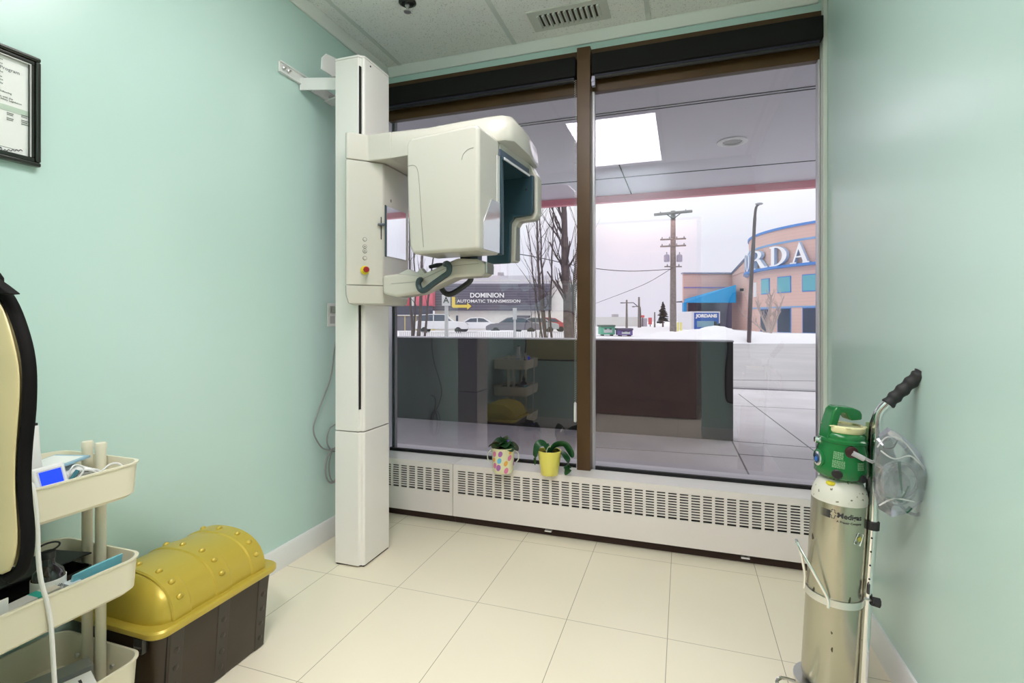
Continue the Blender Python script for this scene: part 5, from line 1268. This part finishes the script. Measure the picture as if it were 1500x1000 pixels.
# ------------------------------------------------------------------ brick store with curved facade
JB = thing('brick_store', 'pink brick store with curved facade and giant letters', 'building', DZ(1120, 50, -.1))
CL, CD, CR = 37.7, 51.8, 12.3
def cyl_pt(a, r, z): return R3 * (CL + r * math.cos(a)) + F3 * (CD + r * math.sin(a)) + UP * z
def curved(g, a0, a1, r, z0, z1, thick=.25, n=40):
    rings = []
    for i in range(n + 1):
        a = a0 + (a1 - a0) * i / n
        rings.append([cyl_pt(a, r, z0), cyl_pt(a, r, z1), cyl_pt(a, r - thick, z1), cyl_pt(a, r - thick, z0)])
    return g.loft(rings)
A0, A1 = math.radians(135), math.radians(262)
TOPZ = 9.75
obj('curved_wall', curved(G(), A0, A1, CR, -.12, TOPZ, .4, 60), brick_m, JB, smooth=30)
obj('cornice_strip', curved(G(), A0, A1, CR + .12, TOPZ, TOPZ + .22, .6, 60), blue_trim, JB, smooth=30)
LZ0, LZ1 = 6.25, 8.15
obj('upper_strip', curved(G(), A0, A1, CR + .04, LZ1 + .22, LZ1 + .42, .1, 60), mat('pale_blue_strip', (.20, .38, .66), .5), JB, smooth=30)
obj('letter_ledge', curved(G(), A0, A1, CR + .55, LZ0 - .22, LZ0, .7, 60), blue_trim, JB, smooth=30)
obj('lower_strip', curved(G(), A0, A1, CR + .03, 2.25, 2.38, .1, 60), MATS['pale_blue_strip'], JB, smooth=30)
def ang_at(px, r=None):
    """angle on the facade that is seen at photo column px"""
    r = r or CR
    u = (px - 750) / FPX; best = None
    for i in range(2000):
        a = math.radians(150 + i * .06)
        l, d = CL + r * math.cos(a), CD + r * math.sin(a)
        if best is None or abs(l / d - u) < best[0]: best = (abs(l / d - u), a)
    return best[1]
wins = [(1116, 1127, 0), (1140, 1158, 0), (1176.5, 1200, 0), (1115, 1126, 1), (1140, 1158, 1), (1177, 1199, 1)]
for (a, b_, lo) in wins:
    aa, ab = ang_at(a), ang_at(b_)
    z0, z1 = (3.75, 5.15) if not lo else (-.05, 2.15)
    wdo = obj('window_surround', curved(G(), aa - .006, ab + .006, CR + .05, z0 - .08, z1 + .08, .12, 10), blue_trim, JB, smooth=0)
    obj('window_glass', curved(G(), aa, ab, CR + .07, z0, z1, .1, 10), win_teal if not lo else win_dark, wdo, smooth=0)
aa = ang_at(1104)
obj('white_window', curved(G(), ang_at(1104.5), ang_at(1108.5), CR + .06, 3.5, 5.0, .1, 6), mat('bright_window', (.8, .8, .82), .4), JB, smooth=0)
# serif letters as 3d prisms wrapped on the curve
def letter_strokes(ch_):
    T, S_ = .30, .13
    def serif(x, z): return [(x - .30, z), (x + .30, z), (x + .30, z + S_), (x - .30, z + S_)]
    def oval(cx, cz, rx, rz_, t_, a0=0, a1=360):
        o_ = []; i_ = []
        for k in range(25):
            a = math.radians(a0 + (a1 - a0) * k / 24); o_.append((cx + rx * math.cos(a), cz + rz_ * math.sin(a))); i_.append((cx + (rx - t_) * math.cos(a), cz + (rz_ - S_) * math.sin(a)))
        return o_ + i_[::-1]
    stem = lambda x: [(x - T / 2, 0), (x + T / 2, 0), (x + T / 2, 1.9), (x - T / 2, 1.9)]
    if ch_ == 'J': return [stem(.55), serif(.55, 1.77), oval(.28, .12, .42, .5, T, 180, 350)], 1.0
    if ch_ == 'O': return [oval(.75, .95, .75, .97, .34)], 1.55
    if ch_ == 'R': return [stem(.4), serif(.4, 0), serif(.4, 1.77), oval(.55, 1.38, .72, .52, .34, -90, 90), [(.75, .95), (1.12, .95), (1.62, 0), (1.22, 0)], [(1.2, 0), (1.75, 0), (1.75, S_), (1.2, S_)]], 1.75
    if ch_ == 'D': return [stem(.4), serif(.4, 0), serif(.4, 1.77), oval(.55, .95, 1.05, .95, .36, -90, 90)], 1.75
    if ch_ == 'A': return [[(.22, 0), (.38, 0), (.98, 1.72), (.90, 1.98)], [(.90, 1.98), (1.70, 0), (1.30, 0), (.76, 1.5)], [(.45, .55), (1.35, .55), (1.30, .68), (.50, .68)], serif(.3, 0), serif(1.5, 0)], 1.9
    if ch_ == 'N': return [[(.32, 0), (.46, 0), (.46, 1.9), (.32, 1.9)], [(.30, 1.9), (.66, 1.9), (1.58, 0), (1.3, 0)], [(1.44, 0), (1.58, 0), (1.58, 1.9), (1.44, 1.9)], serif(.38, 0), serif(.4, 1.77), serif(1.5, 1.77)], 1.9
    return [oval(.6, 1.4, .45, .5, .26, 60, 270), oval(.6, .48, .48, .5, .26, -120, 90)], 1.25
lm = [mat('pale_letter_face', (.86, .87, .90), .5), mat('blue_letter_side', (.40, .52, .74), .4)]
lett = {'R': (1100, 1125), 'D': (1127, 1156), 'A': (1158, 1188), 'N': (1194, 1226)}
lett['J'] = (1096.2, 1097.4); 
spans = []
for ch_, (a, b_) in lett.items():
    if ch_ == 'J': continue
    spans.append((ch_, ang_at(a, CR + .4), ang_at(b_, CR + .4)))
aR = spans[0][1]
spans += [('O', aR - .145, aR - .02), ('J', aR - .23, aR - .16)]
aN = ang_at(1226, CR + .4); spans.append(('S', aN + .02, aN + .12))
for ch_, a0, a1 in spans:
    strokes, wdt = letter_strokes(ch_)
    g = G()
    for poly in strokes:
        # split long edges so that the letter follows the curve
        n = len(poly)
        fr_ = [cyl_pt(a0 + (a1 - a0) * x / wdt, CR + .50, LZ0 + z * (LZ1 - LZ0) / 1.9) for x, z in poly]
        bk_ = [cyl_pt(a0 + (a1 - a0) * x / wdt, CR + .14, LZ0 + z * (LZ1 - LZ0) / 1.9) for x, z in poly]
        g.cur = 0; g.add(fr_, [tuple(range(n))]); g.cur = 1
        g.add(fr_ + bk_, [(i, (i + 1) % n, n + (i + 1) % n, n + i) for i in range(n)])
    obj('giant_letter', g, lm, JB, smooth=0)
# wing with the loading dock
def wing(p, q, z1, t_=.4, z0=-.12, par=JB, nm='wing_wall', mm=brick_m):
    d = (q - p); d.z = 0; d.normalize(); s_ = Vector((-d.y, d.x, 0)) * t_
    v = [Vector((a.x, a.y, zz)) for zz in (z0, z1) for a in (p, q, q + s_, p + s_)]
    return obj(nm, G().add(v, [(0, 3, 2, 1), (4, 5, 6, 7), (0, 1, 5, 4), (1, 2, 6, 5), (2, 3, 7, 6), (3, 0, 4, 7)]), mm, par, smooth=0)
dw = 66
zw = ZZ(401, dw)
wing(DZ(1001, dw, 0), DZ(1072, dw, 0), zw, z0=ZZ(441, dw))
wing(DZ(1072, dw, 0), DZ(1098, 58, 0), zw)
wing(DZ(1001, dw, 0), DZ(1008, dw, 0), ZZ(441, dw))
obj('wing_coping', fbox(G(), 1000.6, 1071, dw - .2, dw + .6, zw, zw + .18), mat('coping_grey_blue', (.25, .28, .40), .5), JB, smooth=0)
obj('wing_stripe', fbox(G(), 1001.5, 1068, dw - .05, dw, ZZ(422, dw), ZZ(420, dw)), mat('violet_stripe', (.30, .24, .50), .6), JB, smooth=0)
obj('raking_coping', G().tube([DZ(1071, dw - .1, zw), DZ(1097, 57.6, 8.5)], .15, 4), MATS['coping_grey_blue'], JB)
obj('raking_wall', G().add([DZ(1071.5, dw - .1, zw - .3), DZ(1098, 57.8, zw - .3), DZ(1098, 57.8, 8.5), DZ(1071.5, dw - .05, zw)], [(0, 1, 2, 3)]), brick_m, JB, solid=.3, smooth=0)
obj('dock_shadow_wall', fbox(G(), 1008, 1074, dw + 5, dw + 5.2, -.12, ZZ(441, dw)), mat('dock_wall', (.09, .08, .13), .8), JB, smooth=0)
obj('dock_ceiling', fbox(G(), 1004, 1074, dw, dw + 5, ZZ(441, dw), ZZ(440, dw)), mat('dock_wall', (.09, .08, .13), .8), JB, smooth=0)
# blue canopy
cz0, cz1 = ZZ(443.5, dw - 1), ZZ(417, dw - 5)
pA, pB, pC = DZ(1002, dw - 1, ZZ(443, dw - 1)), DZ(1078, dw - 5, ZZ(443, dw - 5)), DZ(1078, dw - 5, ZZ(417, dw - 5))
pD = DZ(1075, dw - .1, ZZ(428, dw)); pE = DZ(1003, dw - .1, ZZ(438, dw))
obj('blue_canopy', G().add([pA, pB, pC, pE, pD], [(0, 1, 2, 3), (2, 4, 3)]), cyan_m, JB, smooth=0, solid=.1)
obj('blue_pier', fbox(G(), 1002, 1006, dw - 1.2, dw - .5, -.12, ZZ(443, dw - 1)), cyan_m, JB, smooth=0)
obj('wall_lamp', G().obox(DZ(1086.5, 59.8, ZZ(424.5, 60)), (.4, .4, .3)), ink_m, JB)
# parked truck at the dock
tk = thing('box_truck', 'blue and white box truck marked JORDANS in the dock', 'truck', DZ(1034, 60, -.1))
dt = 60
obj('cargo_box', fbox(G(), 1013, 1055, dt, dt + 5, ZZ(484, dt), ZZ(456, dt)), mat('truck_white', (.78, .78, .82), .5), tk, bevel=.05)
obj('blue_rear_panel', fbox(G(), 1017, 1053, dt - .06, dt, ZZ(483, dt), ZZ(458, dt)), mat('truck_blue', (.02, .12, .50), .4), tk, smooth=0)
facing_text('JORDANS', 1035, 464.6, dt - .12, 4.6, wl, tk, off=.03, sx_=1.1, ext=.02)
obj('windscreen', fbox(G(), 1021, 1046, dt - .10, dt - .06, ZZ(479, dt), ZZ(470, dt)), mat('windscreen_teal', (.22, .40, .50), .2), tk, smooth=0)
obj('side_mirror', fbox(G(), 1047, 1050.5, dt - .3, dt - .1, ZZ(478, dt), ZZ(471, dt)), ink_m, tk, smooth=0)
for q in (1018, 1046): obj('wheel', xf(G().lathe([(0, 0), (.5, 0), (.5, .4), (0, .4)], (0, 0, 0), 14), frame(DZ(q + 2, dt + .4, .42), F3, R3)), rubber_m, tk)
